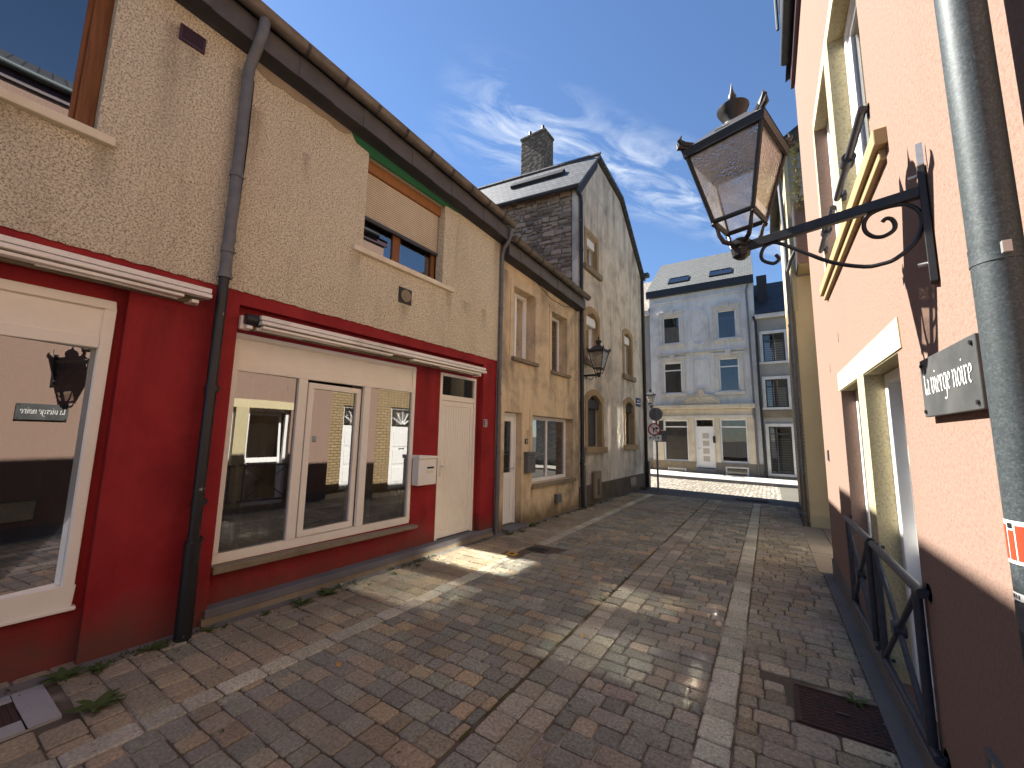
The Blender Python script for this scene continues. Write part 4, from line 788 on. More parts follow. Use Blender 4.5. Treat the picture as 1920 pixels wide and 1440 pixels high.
def french(y0, y1, z0, z1, rail, tilt):
    f_ = MB(PF); f_.frame(y0 + .005, y1 - .005, z0, z1 - .01, .06, -.17, -.10); fo = Pk.part('window', f_, 'bright_pvc', bevel=.006)
    a = R(tilt)
    def TP(u, v, w): dv = v - z0; x, y, z = PF(u, z0 + dv * math.cos(a), -.14 + w * 1.0 - dv * math.sin(a)); return (x, y, z)
    yb, yt = y0 + .062, y1 - .062; s_ = MB(TP); s_.frame(yb, yt, z0 + .06, z1 - .075, .055, -.03, .02)
    if rail: s_.box(yb + .055, yt - .055, rail - .05, rail + .05, -.03, .015)
    so = Pk.part('sash', s_, 'bright_pvc', fo, bevel=.005); gz_ = [z0 + .115, z1 - .13]
    spans = ((gz_[0], rail - .05), (rail + .05, gz_[1])) if rail else (gz_,)
    for p, q in spans: Pk.part('pane', MB(TP).poly([(yb + .055, p, 0), (yt - .055, p, 0), (yt - .055, q, 0), (yb + .055, q, 0)]), 'sunny_glass', fo)
    return fo
for (a, b, z0, z1, rail, tl) in ((2.78, 3.65, .10, 2.07, 1.0, 5.2), (3.88, 4.73, .10, 2.07, 1.0, 5.2), (2.86, 3.84, 3.2, 4.88, None, 0), (4.06, 4.97, 3.2, 4.88, None, 0)):
    fo = french(a, b, z0, z1, rail, tl)
    if rail:
        c_ = MB(PF); n = 16; P_ = [(a + .12 + (b - a - .24) * i / n, -.38 + .012 * math.sin(i * 2.1)) for i in range(n + 1)]
        for p, q in zip(P_[:-1], P_[1:]): c_.poly([(p[0], 1.05, p[1]), (q[0], 1.05, q[1]), (q[0], 1.78 - .15 * abs(q[0] - (a + b) / 2), q[1]), (p[0], 1.78 - .15 * abs(p[0] - (a + b) / 2), p[1])])
        Pk.part('lace_curtain', c_, 'lace_white', fo, smooth=True)
# roof with purple fascia, dormer
r_ = MB(PF); r_.poly([(-4.1, 6.82, .1), (6.55, 6.82, .1), (6.55, 9.2, -3.5), (-4.1, 9.2, -3.5)]); r_.poly([(-4.1, 9.2, -3.5), (6.55, 9.2, -3.5), (6.55, 6.8, -7.1), (-4.1, 6.8, -7.1)]); r_.poly([(6.5, 6.8, .05), (6.5, 9.15, -3.5), (6.5, 6.8, -7)])
rO = Pk.part('roof', r_, 'slate_black_roof'); Pk.part('fascia', MB(PF).box(-4.1, 6.52, 6.66, 6.83, .002, .045), 'purple_metal', rO)
gm = MB(PF); gm.tube([(-4.1, 6.86, .11), (6.2, 6.86, .11)], .06, 12); Pk.part('gutter', gm, 'zinc', rO, smooth=True)
dr = MB(PF); dr.box(6.0, 6.9, 8.05, 10.2, -.9, .06); do = Pk.part('dormer', dr, 'grey_render', rO)
for i in range(6): Pk.part('slate', MB(PF).box(5.99, 6.91, 8.0 + i * .34, 8.32 + i * .34, .062 + (i % 2) * .006, .08 + (i % 2) * .006), 'slate_dark', do)
gp = MB(PF); gp.tube([(6.86, 8.02, .12), (6.86, 10.2, .12)], .022, 8); Pk.part('rail', gp, 'zinc', do)
# small alarm plate near the corner and meter flap in the plinth
Pk.part('bell_plate', MB(PF).box(6.0, 6.09, 1.38, 1.5, .0, .015), 'mailbox_grey')
fl = MB(PF); fl.prism([(1.72, .28), (2.16, .28), (2.16, .545), (1.72, .545)], .0, .008); fo = Pk.part('meter_flap', fl, 'roughcast_cream'); Pk.part('flap_rim', MB(PF).frame(1.70, 2.18, .26, .565, .02, .0, .016), 'grey_cement', fo)
for (zq, yq) in ((2.5, 4.6), (2.32, 5.3)): Pk.part('crack', MB(PF).box(yq, yq + .012, zq, zq + .09, .0, .002), 'dark_plinth')
# window guards
def guard(label, y0, y1, z0, z1, full=True):
    T = Thing('window_guard', label, 'window guard', (0.55, (y0 + y1) / 2, z0 if full else z1), group='iron guards on the pink wall windows')
    G_ = lambda u, v, w: (0.556 - w, u, v); r_ = .021
    def bar(name, pts, r=r_, n=10): return T.part(name, MB(G_).tube(pts, r, n), 'grille_grey', smooth=True)
    bar('top_rail', [(y0, z1, 0), (y1, z1, 0)], .023); ym, zm = (y0 + y1) / 2, (z0 + z1) / 2
    for ye in (y0 + .03, y1 - .03):
        s_ = 1 if ye < ym else -1
        st = bar('wall_stud', [(ye, z1 - .0, 0), (ye, z1, -.05)], .012, 8); T.part('rosette', MB(PF).disc(ye, z1, .045, -.03, .012) if 0 else MB(G_).tube([(ye, z1, -.03), (ye, z1, -.05)], .042, 14), 'grille_grey', st)
    if full:
        bar('bottom_rail', [(y0, z0, 0), (y1, z0, 0)])
        for ye in (y0 + .09, y1 - .09): bar('post', [(ye, z0, 0), (ye, z1, 0)], .02)
        bar('brace', [(y0 + .09, z0 + .02, 0), (y1 - .09, z1 - .02, 0)], .014); bar('brace', [(y0 + .09, z1 - .02, 0), (y1 - .09, z0 + .02, 0)], .014)
        T.part('boss', MB(G_).tube([(ym, zm, -.028), (ym, zm, .028)], .042, 14), 'grille_grey', smooth=True)
        for ye in (y0 + .03, y1 - .03):
            st = bar('wall_stud', [(ye, z0, 0), (ye, z0, -.05)], .012, 8); T.part('rosette', MB(G_).tube([(ye, z0, -.03), (ye, z0, -.05)], .042, 14), 'grille_grey', st)
    else: T.part('boss', MB(G_).tube([(ym - .045, z1, 0), (ym + .045, z1, 0)], .04, 14), 'grille_grey', smooth=True)
guard('dark tubular cross-braced guard before the ground floor light nearest the name sign', 2.66, 3.72, .22, .915)
guard('dark tubular cross-braced guard before the ground floor light nearest the wall corner', 3.80, 4.82, .22, .915)
guard('single dark rail with boss across the upper light on the lantern side', 2.82, 3.84, 3.4, 3.50, False)
guard('single dark rail with boss across the upper light on the corner side', 4.06, 4.98, 3.4, 3.54, False)
# zinc downpipe with stickers
T = Thing('drainpipe', 'thick galvanised zinc downpipe with torn stickers on the pink wall', 'drainpipe', (0.5, 1.42, 0))
T.part('pipe', MB().tube([(.495, 1.42, -.02), (.495, 1.42, 6.55), (.47, 1.42, 6.82)], .045, 28), 'zinc', smooth=True)
for zz in (2.06, 4.1, .42):
    c_ = T.part('clip', MB().tube([(.495, 1.42, zz - .022), (.495, 1.42, zz - .012), (.495, 1.42, zz + .012), (.495, 1.42, zz + .022)], [.0465, .0460, .0460, .0465], 28), 'zinc', smooth=True)
    T.part('clip_bolt', MB().box(.485, .50, 1.357, 1.368, zz - .014, zz + .014), 'bolt_steel', c_); T.part('clip_stud', MB().tube([(.545, 1.42, zz), (.6, 1.42, zz)], .009, 8), 'bolt_steel', c_)
def sticker(a0, a1, z0, z1, mat, rr=.0457, name='sticker', par=None):
    s_ = MB(); n = 8
    for i in range(n):
        p, q = R(a0 + (a1 - a0) * i / n), R(a0 + (a1 - a0) * (i + 1) / n)
        s_.poly([(.495 + rr * math.cos(p), 1.42 + rr * math.sin(p), z0), (.495 + rr * math.cos(q), 1.42 + rr * math.sin(q), z0), (.495 + rr * math.cos(q), 1.42 + rr * math.sin(q), z1), (.495 + rr * math.cos(p), 1.42 + rr * math.sin(p), z1)])
    return T.part(name, s_, mat, par)
s0 = sticker(165, 235, 1.335, 1.43, 'lettering_white'); sticker(168, 184, 1.343, 1.42, 'sticker_red', .0462, 'print', s0); sticker(188, 206, 1.343, 1.408, 'sticker_red', .0462, 'print', s0); sticker(189, 204, 1.412, 1.424, 'black_plastic', .0462, 'print', s0); sticker(210, 231, 1.343, 1.42, 'sticker_red', .0462, 'print', s0)
s0 = sticker(170, 240, 1.255, 1.272, 'lettering_white'); sticker(170, 232, 1.19, 1.25, 'mailbox_grey', .0460, 'print', s0)
for a in (173, 180, 188, 196): sticker(a, a + 4, 1.259, 1.268, 'black_plastic', .0463, 'print', s0)
# ------------------------------------------------------------------ name sign with blackletter words
T = Thing('name_sign', 'slate-grey sign with white blackletter words beside the zinc pipe', 'sign', (0.58, 2.05, 1.8))
T.part('plate', MB(PF).box(1.80, 2.345, 1.708, 1.945, .012, .028), 'slate_sign', bevel=.003)
for yy in (1.825, 2.32):
    for zz in (1.73, 1.92): T.part('screw', MB(PF).lathe([(.0, 0)], (0, 0, 0)) if 0 else MB(PF).disc(yy, zz, .008, .0, .034, 10), 'black_iron')
GL = {'l': ([[(.05, 1.65), (.05, .18), (.2, 0)]], .35), 'a': ([[(.02, .85), (.3, 1), (.45, .88), (.45, .12), (.6, 0)], [(.45, .6), (.05, .42), (.02, .15), (.2, 0), (.45, .15)]], .75),
      'v': ([[(-.08, .98), (.08, 1.05), (.1, .2), (.3, -.02), (.52, .25), (.55, .75), (.45, 1.02)]], .82), 'i': ([[(-.03, 1), (.07, .9), (.07, .15), (.22, 0)], [(.03, 1.4), (.1, 1.32)]], .38),
      'e': ([[(.05, .48), (.48, .62), (.45, .88), (.25, 1), (.05, .8), (.05, .2), (.25, 0), (.48, .14)]], .66), 'r': ([[(-.03, 1), (.08, .9), (.08, .08), (.18, 0)], [(.08, .8), (.28, 1), (.42, .88)]], .55),
      'g': ([[(.5, .95), (.2, 1), (.03, .8), (.03, .25), (.2, .05), (.48, .2)], [(.5, 1), (.5, -.3), (.3, -.55), (.05, -.45)]], .72), 'n': ([[(-.03, 1), (.08, .9), (.08, 0)], [(.08, .78), (.35, 1), (.5, .85), (.5, .1), (.64, 0)]], .78),
      'o': ([[(.25, 1), (.02, .75), (.02, .25), (.25, 0), (.5, .25), (.5, .75), (.25, 1)]], .7), ' ': ([], .32)}
txt = 'la vierge noire'; tw = sum(GL[c][1] for c in txt); size = .47 / tw; yl = 2.305; off = 0
nib = (.078 * math.cos(R(38)), .078 * math.sin(R(38))); lvl = .0285
for ch_ in txt:
    strokes, adv = GL[ch_]
    if strokes:
        k_ = MB(PF)
        for st in strokes:
            for p, q in zip(st[:-1], st[1:]):
                lvl += .00002; cv = lambda x, y: (yl - (off + x) * size, 1.797 + y * size * 1.12, lvl)
                k_.poly([cv(p[0] - nib[0], p[1] - nib[1] * .7), cv(p[0] + nib[0], p[1] + nib[1] * .7), cv(q[0] + nib[0], q[1] + nib[1] * .7), cv(q[0] - nib[0], q[1] - nib[1] * .7)])
        T.part('letter', k_, 'lettering_white')
    off += adv
# ------------------------------------------------------------------ lanterns
def lantern(label, hub, adir, scale=1.0, scroll=None, arm_len=.673, group='wall lanterns on iron brackets'):
    """hub: world point under the lantern; adir: angle of the arm direction from hub to wall"""
    T = Thing('wall_lantern', label, 'street lamp', hub, group=group); ca_, sa_ = math.cos(adir), math.sin(adir); S = scale
    LA = lambda u, v, w: (hub[0] + S * (u * ca_ - w * sa_), hub[1] + S * (u * sa_ + w * ca_), hub[2] + S * v)   # u along arm, w across, v up
    def ptz(u, w, v): return (u, v, w)
    wb, wt, zb, zt = .095, .182, .15, .535
    sq = lambda h, v: [(-h, v, -h), (h, v, -h), (h, v, h), (-h, v, h)]
    b = MB(LA)
    for (sx, sw_) in ((-1, -1), (1, -1), (1, 1), (-1, 1)): b.tube([(sx * wb, zb, sw_ * wb), (sx * wt, zt, sw_ * wt)], .0115, 6)
    for h, v, r_ in ((wb, zb, .013), (wt, zt, .014)):
        q = sq(h, v)
        for i in range(4): b.tube([q[i], q[(i + 1) % 4]], r_, 6)
    fr = T.part('cage', b, 'black_iron')
    fm = MB(LA)      # deep flange under the roof
    for i in range(4):
        p, q = sq(wt + .012, zt - .012)[i], sq(wt + .012, zt - .012)[(i + 1) % 4]; p2, q2 = sq(wt + .02, zt + .03)[i], sq(wt + .02, zt + .03)[(i + 1) % 4]; fm.poly([p, q, q2, p2])
        p3, q3 = sq(wt - .01, zt - .012)[i], sq(wt - .01, zt - .012)[(i + 1) % 4]; fm.poly([p, q, q3, p3])
    T.part('flange', fm, 'black_iron', fr)
    for i in range(4):
        p, q = sq(wb - .002, zb)[i], sq(wb - .002, zb)[(i + 1) % 4]; p2, q2 = sq(wt - .004, zt)[i], sq(wt - .004, zt)[(i + 1) % 4]
        k_ = MB(LA); k_.poly([p, q, q2, p2])
        T.part('glass', k_, 'lantern_glass', fr)
    r0, r1, r2 = sq(wt + .022, zt + .03), sq(.115, zt + .115), sq(.085, zt + .15); rf = MB(LA)
    for A_, B_ in ((r0, r1), (r1, r2)):
        for i in range(4): rf.poly([A_[i], A_[(i + 1) % 4], B_[(i + 1) % 4], B_[i]])
    rf.poly(r2); rf.poly(sq(wt, zt + .012)); ro_ = T.part('roof', rf, 'dark_frame_grey')
    for i in range(4):     # roof corner ornaments
        c0 = sq(wt + .02, zt + .03)[i]; sg = (math.copysign(1, c0[0]), math.copysign(1, c0[2])); o_ = MB(LA)
        o_.tube([(c0[0] - sg[0] * .05, zt + .06, c0[2] - sg[1] * .05), (c0[0] - sg[0] * .012, zt + .065, c0[2] - sg[1] * .012), (c0[0] + sg[0] * .006, zt + .095, c0[2] + sg[1] * .006), (c0[0] - sg[0] * .004, zt + .125, c0[2] - sg[1] * .004)], [.016, .020, .012, .002], 7)
        o_.tube([(c0[0] - sg[0] * .02, zt + .045, c0[2] - sg[1] * .02), (c0[0] + sg[0] * .012, zt + .05, c0[2] + sg[1] * .012), (c0[0] + sg[0] * .016, zt + .075, c0[2] + sg[1] * .016)], [.012, .014, .003], 7); T.part('ornament', o_, 'black_iron', ro_)
    vsl = MB(LA); vsl.box(-.04, .03, zt + .062, zt + .078, -.162, -.14); T.part('roof_vent', vsl, 'black_iron', ro_)
    chn = MB(LA); chn.lathe([(.055 * S, 0), (.055 * S, .03 * S), (.042 * S, .035 * S), (.045 * S, .05 * S), (.062 * S, .085 * S), (.078 * S, .115 * S), (.080 * S, .125 * S), (.06 * S, .14 * S), (.022 * S, .155 * S), (.014 * S, .165 * S), (.020 * S, .182 * S), (.022 * S, .196 * S), (.012 * S, .222 * S), (.006 * S, .25 * S), (.001 * S, .285 * S)], (0, zt + .15, 0), 22); T.part('chimney', chn, 'black_iron', ro_, smooth=True)
    bt = MB(LA); bt.frame(-wb, wb, -wb, wb, .01, 0, .01) if 0 else None
    # hub and four curved supports
    hb = MB(LA); hb.lathe([(.02 * S, -.06 * S), (.04 * S, -.045 * S), (.046 * S, -.01 * S), (.034 * S, .0), (.046 * S, .012 * S), (.05 * S, .035 * S), (.03 * S, .05 * S)], (0, 0, 0), 8); hO = T.part('hub', hb, 'black_iron')
    for (sx, sw_) in ((-1, -1), (1, -1), (1, 1), (-1, 1)):
        T.part('support', MB(LA).tube([(sx * .02, .02, sw_ * .02), (sx * .06, .035, sw_ * .06), (sx * .075, .07, sw_ * .075), (sx * .082, .11, sw_ * .082), (sx * wb, zb, sw_ * wb)], [.013, .012, .010, .009, .008], 8), 'black_iron', hO, smooth=True)
        T.part('knob', MB(LA).lathe([(.004 * S, -.03 * S), (.011 * S, -.018 * S), (.006 * S, -.005 * S)], (sx * wb, zb, sw_ * wb), 8), 'black_iron', hO)
    # arm, wall plate and scroll
    am = MB(LA); am.box(.03, arm_len, -.022, .022, -.016, .016); aO = T.part('arm', am, 'black_iron', bevel=.003)
    pt = MB(LA); pt.box(arm_len - .012, arm_len + .012, -.38, .105, -.022, .022); T.part('wall_plate', pt, 'black_iron', bevel=.003)
    for vq in (.07, -.3): T.part('bolt', MB(LA).tube([(arm_len - .04, vq, .0), (arm_len + .04, vq, .0)], .008, 8), 'bolt_steel')
    sc_ = scroll or [(.155, -.09), (.167, -.115), (.15, -.13), (.13, -.125), (.098, -.10), (.091, -.068), (.105, -.035), (.13, -.024), (.165, -.03), (.253, -.103), (.368, -.199), (.474, -.253), (.53, -.259), (.574, -.25), (.632, -.202), (.658, -.136), (.655, -.078), (.622, -.035), (.585, -.022), (.54, -.02), (.505, -.032), (.487, -.064), (.49, -.10), (.509, -.128), (.53, -.140), (.55, -.141), (.575, -.128), (.582, -.105), (.574, -.078), (.558, -.068), (.545, -.078)]
    kx = arm_len / .673; P_ = [(u * kx, v, 0) for u, v in sc_]
    # smooth the scroll with a Catmull-Rom pass
    Q = []
    for i in range(len(P_) - 1):
        p0, p1, p2, p3 = P_[max(i - 1, 0)], P_[i], P_[i + 1], P_[min(i + 2, len(P_) - 1)]
        for t_ in (0, .34, .67):
            Q.append(tuple(.5 * ((2 * b_) + (-a_ + c_) * t_ + (2 * a_ - 5 * b_ + 4 * c_ - d_) * t_ ** 2 + (-a_ + 3 * b_ - 3 * c_ + d_) * t_ ** 3) for a_, b_, c_, d_ in zip(p0, p1, p2, p3)))
    Q.append(P_[-1]); T.part('scroll', MB(LA).tube(Q, .0085, 8), 'black_iron', smooth=True); return T, LA
T, LA = lantern('large black four-sided lantern on a scrolled arm fixed to the pink wall', (-.07, 2.32, 2.60), math.atan2(-.19, .646))
T.part('tag', MB(LA).prism([(.69, .10), (.70, .10), (.735, .19), (.72, .2), (.685, .12)], -.004, .0) if 0 else MB(LA).box(.665, .685, .10, .19, -.035, -.031), 'bolt_steel')
hubL = L0 + DT * .42 + DS * 9.0 + Vector((0, 0, 3.07))
lantern('black wall lantern beside the dark corner downpipe, over the arched shuttered window', tuple(hubL), math.pi - DL, 1.0, [(u, v * .8) for u, v in [(.10, -.05), (.12, -.08), (.15, -.06), (.13, -.03), (.10, -.03), (.2, -.02), (.26, -.1), (.33, -.14), (.40, -.10), (.5, -.05), (.54, -.03), (.56, -.08), (.52, -.1), (.5, -.07)]], .42)
lantern('small pale lantern on the wall across the far cobbled road', (-4.62, 19.4, 3.1), math.pi / 2, .95, None, .5)
# ------------------------------------------------------------------ brick house set back in the recess (seen mirrored in the shop windows)
Br = Thing('brick_house', 'tan brick house set back past the pink corner, with a white fanlight door', 'house', (1.2, 8.0, 0))
RB = lambda u, v, w: (1.2 - w, u, v)
w_ = MB(RB); w_.facade(6.46, 9.64, -.1, 5.6, [(7.36, 8.26, .05, 2.35, .12), (7.36, 8.26, 3.1, 4.5, .12)], 0); w_.poly([(6.46, 5.6, 0), (9.64, 5.6, 0), (9.64, 5.6, -4), (6.46, 5.6, -4)]); Br.part('front_wall', w_, 'tan_brick')
f_ = MB(RB); f_.frame(7.36, 8.26, .05, 2.35, .06, -.12, -.05, bot=0); dO = Br.part('door', f_, 'bright_pvc'); lf = MB(RB); lf.box(7.42, 8.20, .07, 1.80, -.11, -.07)
for z_ in (.25, .75, 1.25): lf.box(7.51, 8.11, z_, z_ + .4, -.07, -.06)
Br.part('leaf', lf, 'bright_pvc', dO); fl = MB(RB)
for an in (30, 60, 90, 120, 150): fl.tube([(7.81 + .05 * math.cos(R(an)), 1.84 + .05 * math.sin(R(an)), -.08), (7.81 + .38 * math.cos(R(an)), 1.84 + .4 * math.sin(R(an)), -.08)], .018, 6)
Br.part('fanlight_bars', fl, 'bright_pvc', dO); Br.part('pane', MB(RB).poly([(7.42, 1.84, -.1), (8.20, 1.84, -.1), (8.20, 2.29, -.1), (7.42, 2.29, -.1)]), 'window_glass', dO); Br.part('letter_slot', MB(RB).box(7.71, 7.91, 1.17, 1.21, -.07, -.058), 'bolt_steel', dO)
Br.part('shutter', MB(RB).box(7.37, 8.25, 3.11, 4.49, -.1, -.05), 'bright_pvc')  # added blank panel, keeps this window from reflecting sun onto the paving
Br.part('roof', MB().poly([(1.0, 6.46, 5.62), (1.0, 9.64, 5.62), (4.5, 9.64, 7.6), (4.5, 6.46, 7.6)]), 'slate_black_roof')
# ------------------------------------------------------------------ yellow house past the recess
Yh = Thing('yellow_house', 'yellow rendered house end past the pink corner, with a planted upper bay', 'house', (0.9, 10.5, 0))
YX0 = .585
w_ = MB(); w_.poly([(YX0, 9.65, -.1), (4.5, 9.65, -.1), (4.5, 9.65, 4.9), (YX0, 9.65, 4.9)]); Yh.part('end_wall', w_, 'yellow_render')
Yh.part('end_plinth', MB().box(YX0 - .004, 4.5, 9.628, 9.65, -.1, .21), 'smooth_cream')
SF = lambda u, v, w: (YX0 - w, u, v)
hol = [(10.2, 11.0, .9, 2.2, .15), (11.35, 12.2, .9, 2.2, .15), (10.2, 11.0, 3.2, 4.7, .15), (11.4, 12.2, 3.2, 4.7, .15)]
w_ = MB(SF); w_.facade(9.65, 13.4, -.1, 5.0, hol, 0); Yh.part('street_wall', w_, 'tan_brick'); w_ = MB(SF); w_.facade(9.65, 13.4, 5.0, 8.0, [(10.2, 11.0, 5.6, 7.0, .15), (11.4, 12.2, 5.6, 7.0, .15)], 0); w_.poly([(13.4, -.1, 0), (13.4, 8, 0), (13.4, 8, -4), (13.4, -.1, -4)]); Yh.part('upper_wall', w_, 'smooth_cream')
for (a, b, c, e, d) in hol: window(Yh, SF, a, b, c, e, -.08, 'bright_pvc', .06, mull=((a + b) / 2,))
for (a, b) in ((10.2, 11.0), (11.4, 12.2)): window(Yh, SF, a, b, 5.6, 7.0, -.08, 'bright_pvc', .06, mull=((a + b) / 2,))
# upper floor with a bay clad in dark board; planted balcony
w_ = MB(); w_.poly([(YX0, 9.65, 4.9), (4.5, 9.65, 4.9), (4.5, 9.65, 7.6), (YX0, 9.65, 7.6)]); Yh.part('upper_end_wall', w_, 'grey_render')
by = MB(); by.box(.66, 1.6, 9.05, 9.648, 4.95, 6.15); bO = Yh.part('bay', by, 'smooth_cream', bevel=.01); Yh.part('bay_panel', MB().box(.64, .66, 9.05, 9.64, 4.94, 6.2), 'slate_dark', bO)
Yh.part('bay_front', MB().box(.65, 1.6, 9.03, 9.049, 4.945, 6.2), 'roughcast_pink', bO)
Yh.part('corner_strip', MB().box(YX0 - .012, YX0 + .06, 9.632, 9.652, 4.2, 7.6), 'smooth_cream')
r_ = MB(); r_.poly([(.35, 9.35, 7.7), (.35, 13.6, 7.7), (3, 13.6, 9.4), (3, 9.35, 9.4)]); r_.poly([(.35, 9.35, 7.6), (.35, 13.6, 7.6), (3, 13.6, 9.3), (3, 9.35, 9.3)]); r_.poly([(.35, 9.35, 7.6), (.35, 9.35, 7.7), (3, 9.35, 9.4), (3, 9.35, 9.3)]); r_.poly([(.35, 9.35, 7.6), (.35, 13.6, 7.6), (.35, 13.6, 7.7), (.35, 9.35, 7.7)])
Yh.part('roof', r_, 'slate_black_roof')
T = Thing('drainpipe', 'grey downpipe with a brown iron foot on the corner of the yellow house', 'drainpipe', (.5, 9.6, 0))
T.part('pipe', MB().tube([(.50, 9.60, .9), (.50, 9.60, 4.4), (.50, 9.6, 6.0), (.46, 9.6, 7.5)], .04, 12), 'pipe_grey', smooth=True); T.part('foot', MB().tube([(.50, 9.60, -.02), (.50, 9.60, 1.0)], .048, 12), 'gutter_brown', smooth=True)
T.part('branch', MB().tube([(.50, 9.58, 5.0), (.56, 9.45, 5.2), (.65, 9.3, 5.35)], .032, 10), 'pipe_grey', smooth=True)
for zz in (.25, 1.0, 2.4, 3.9): T.part('collar', MB().tube([(.50, 9.60, zz - .025), (.50, 9.60, zz + .025)], .053, 12), 'pipe_grey', smooth=True)
# climbing plant on the bay
iv = MB(); rr = random.Random(3)
for i in range(260):
    x, y, z = .66 + rr.random() * .14, 9.02 + rr.random() * .1 - .08, 6.0 + rr.random() * 1.45; a = rr.random() * 6.28; b = rr.uniform(-.6, .6); l_ = rr.uniform(.03, .06)
    d = (math.cos(a) * math.cos(b) * l_, math.sin(a) * math.cos(b) * l_, math.sin(b) * l_); e = (-math.sin(a) * l_ * .5, math.cos(a) * l_ * .5, l_ * .2)
    iv.poly([(x, y, z), (x + d[0] + e[0], y + d[1] + e[1], z + d[2] + e[2]), (x + 2 * d[0], y + 2 * d[1], z + 2 * d[2]), (x + d[0] - e[0], y + d[1] - e[1], z + d[2] - e[2])])
T = Thing('climbing_plant', 'pale leafy climbing plant trailing on the bay of the yellow house', 'plant', (.75, 9.0, 6.0)); T.part('foliage', iv, 'ivy_green'); T.part('stem', MB().tube([(.75, 9.02, 6.0), (.73, 9.0, 6.6), (.72, 8.99, 7.4)], .008, 5), 'brown_wood')

# ------------------------------------------------------------------ far side of the cross road
H = Thing('townhouse', 'pale three-storey townhouse with carved crest over its shopfront', 'house', (-2.5, 20, 0))
hol = [(-4.10, -3.31, 6.13, 7.48, .15), (-1.73, -.95, 6.13, 7.46, .15), (-4.12, -3.29, 3.72, 5.22, .15), (-1.74, -.93, 3.72, 5.24, .15), (-4.17, -3.12, .60, 2.47, .12), (-2.81, -2.04, .15, 2.52, .2), (-1.79, -.76, .63, 2.5, .12), (-4.0, -3.3, .05, .22, .06), (-1.6, -.84, .06, .38, .06)]
w_ = MB(FF); w_.facade(-4.70, -.24, -.3, 8.6, hol, 0); H.part('front_wall', w_, 'pale_facade')
w_ = MB(FF); w_.poly([(-4.7, -.3, 0), (-4.7, 8.8, 0), (-4.7, 11.5, -3.2), (-4.7, 8.8, -6.5), (-4.7, -.3, -6.5)]); w_.poly([(-.24, -.3, 0), (-.24, 8.8, 0), (-.24, 11.4, -3.2), (-.24, 8.8, -6.5), (-.24, -.3, -6.5)]); w_.poly([(-4.7, -.3, -6.5), (-.24, -.3, -6.5), (-.24, 8.8, -6.5), (-4.7, 8.8, -6.5)])
for z_ in (3.3, 5.7): w_.poly([(-4.7, z_, -.3), (-.24, z_, -.3), (-.24, z_, -6.5), (-4.7, z_, -6.5)])
H.part('side_wall', w_, 'pale_facade')
RFm = lambda u, v, w: (u, 19.86 + v * .78 - w * .62, 8.86 + v * .626 + w * .78)     # roof plane: v up the slope
ro = MB(RFm); ro.poly([(-4.82, 0, 0), (-.2, 0, 0), (-.3, 4.25, 0), (-4.72, 4.25, 0)]); rO = H.part('roof', ro, 'slate_grey_roof'); ro2 = MB(FF); ro2.poly([(-4.72, 11.5, -3.2), (-.3, 11.5, -3.2), (-.3, 8.8, -6.6), (-4.72, 8.8, -6.6)]); H.part('rear_roof', ro2, 'slate_grey_roof')
H.part('fascia', MB(FF).box(-4.82, -.2, 8.52, 8.86, .001, .18), 'black_plastic', rO, bevel=.01)
for a, b in ((-3.86, -2.92), (-2.0, -1.05)):
    s_ = MB(RFm); s_.frame(a, b, .62, 1.35, .045, .0, .07); s_.box((a + b) / 2 - .02, (a + b) / 2 + .02, .665, 1.305, 0, .06); sO = H.part('skylight', s_, 'black_plastic', rO)
    for p, q in ((a + .045, (a + b) / 2 - .02), ((a + b) / 2 + .02, b - .045)): H.part('pane', MB(RFm).poly([(p, .665, .05), (q, .665, .05), (q, 1.305, .05), (p, 1.305, .05)]), 'far_glass', sO); H.part('blind', MB(RFm).poly([(p, .665, .02), (q, .665, .02), (q, 1.305, .02), (p, 1.305, .02)]), 'blind_white', sO)
for a, b, c, e, _d in hol[:4]:
    s_ = MB(FF); s_.box(a - .15, a - .002, c - .0, e + .16, 0, .05); s_.box(b + .002, b + .15, c, e + .16, 0, .05); s_.box(a - .002, b + .002, e + .002, e + .16, 0, .05); s_.box(a - .2, b + .2, e + .16, e + .24, 0, .09); H.part('surround', s_, 'trim_stone', bevel=.01)
    H.part('sill', MB(FF).box(a - .2, b + .2, c - .14, c - .002, -.05, .10), 'trim_stone', bevel=.012); ks = MB(FF); m_ = (a + b) / 2; ks.prism([(m_ - .1, e + .1), (m_ + .1, e + .1), (m_ + .13, e + .36), (m_ - .13, e + .36)], .03, .13); H.part('keystone', ks, 'trim_stone', bevel=.02)
    window(H, FF, a, b, c, e, -.08, 'bright_pvc', .06, trans=((e - .38,) if c < 5 else ()), glass='far_glass')
for a, b, c, e, _d in hol[4:7:2]: window(H, FF, a, b, c, e, -.06, 'bright_pvc', .05, trans=(2.16,), glass='far_glass')
H.part('curtain', MB(FF).box(-4.1, -3.2, .65, 1.75, -.2, -.19), 'curtain_grey')
for a, b, c, e, _d in hol[7:]:
    s_ = MB(FF); s_.frame(a - .05, b + .05, c - .05, e + .05, .05, -.03, .02); H.part('cellar_window', s_, 'bright_pvc'); H.part('pane', MB(FF).poly([(a, c, -.03), (b, c, -.03), (b, e, -.03), (a, e, -.03)]), 'far_glass')
def oval(r_): return [(-2.5 + q[0] * r_, 6.77 + q[1] * r_) for q in [(-.42, .45), (-.42, -.5), (-.33, -.62), (-.2, -.8), (0, -.9), (.2, -.8), (.33, -.62), (.42, -.5), (.42, .45), (.36, .6), (.22, .82), (0, .9), (-.22, .82), (-.36, .6)]]
H.part('oval_panel', MB(FF).ring(oval(1.0), oval(.88), 0, .045), 'pale_facade'); H.part('square_panel', MB(FF).frame(-2.86, -2.12, 3.9, 5.25, .06, 0, .03), 'pale_facade')
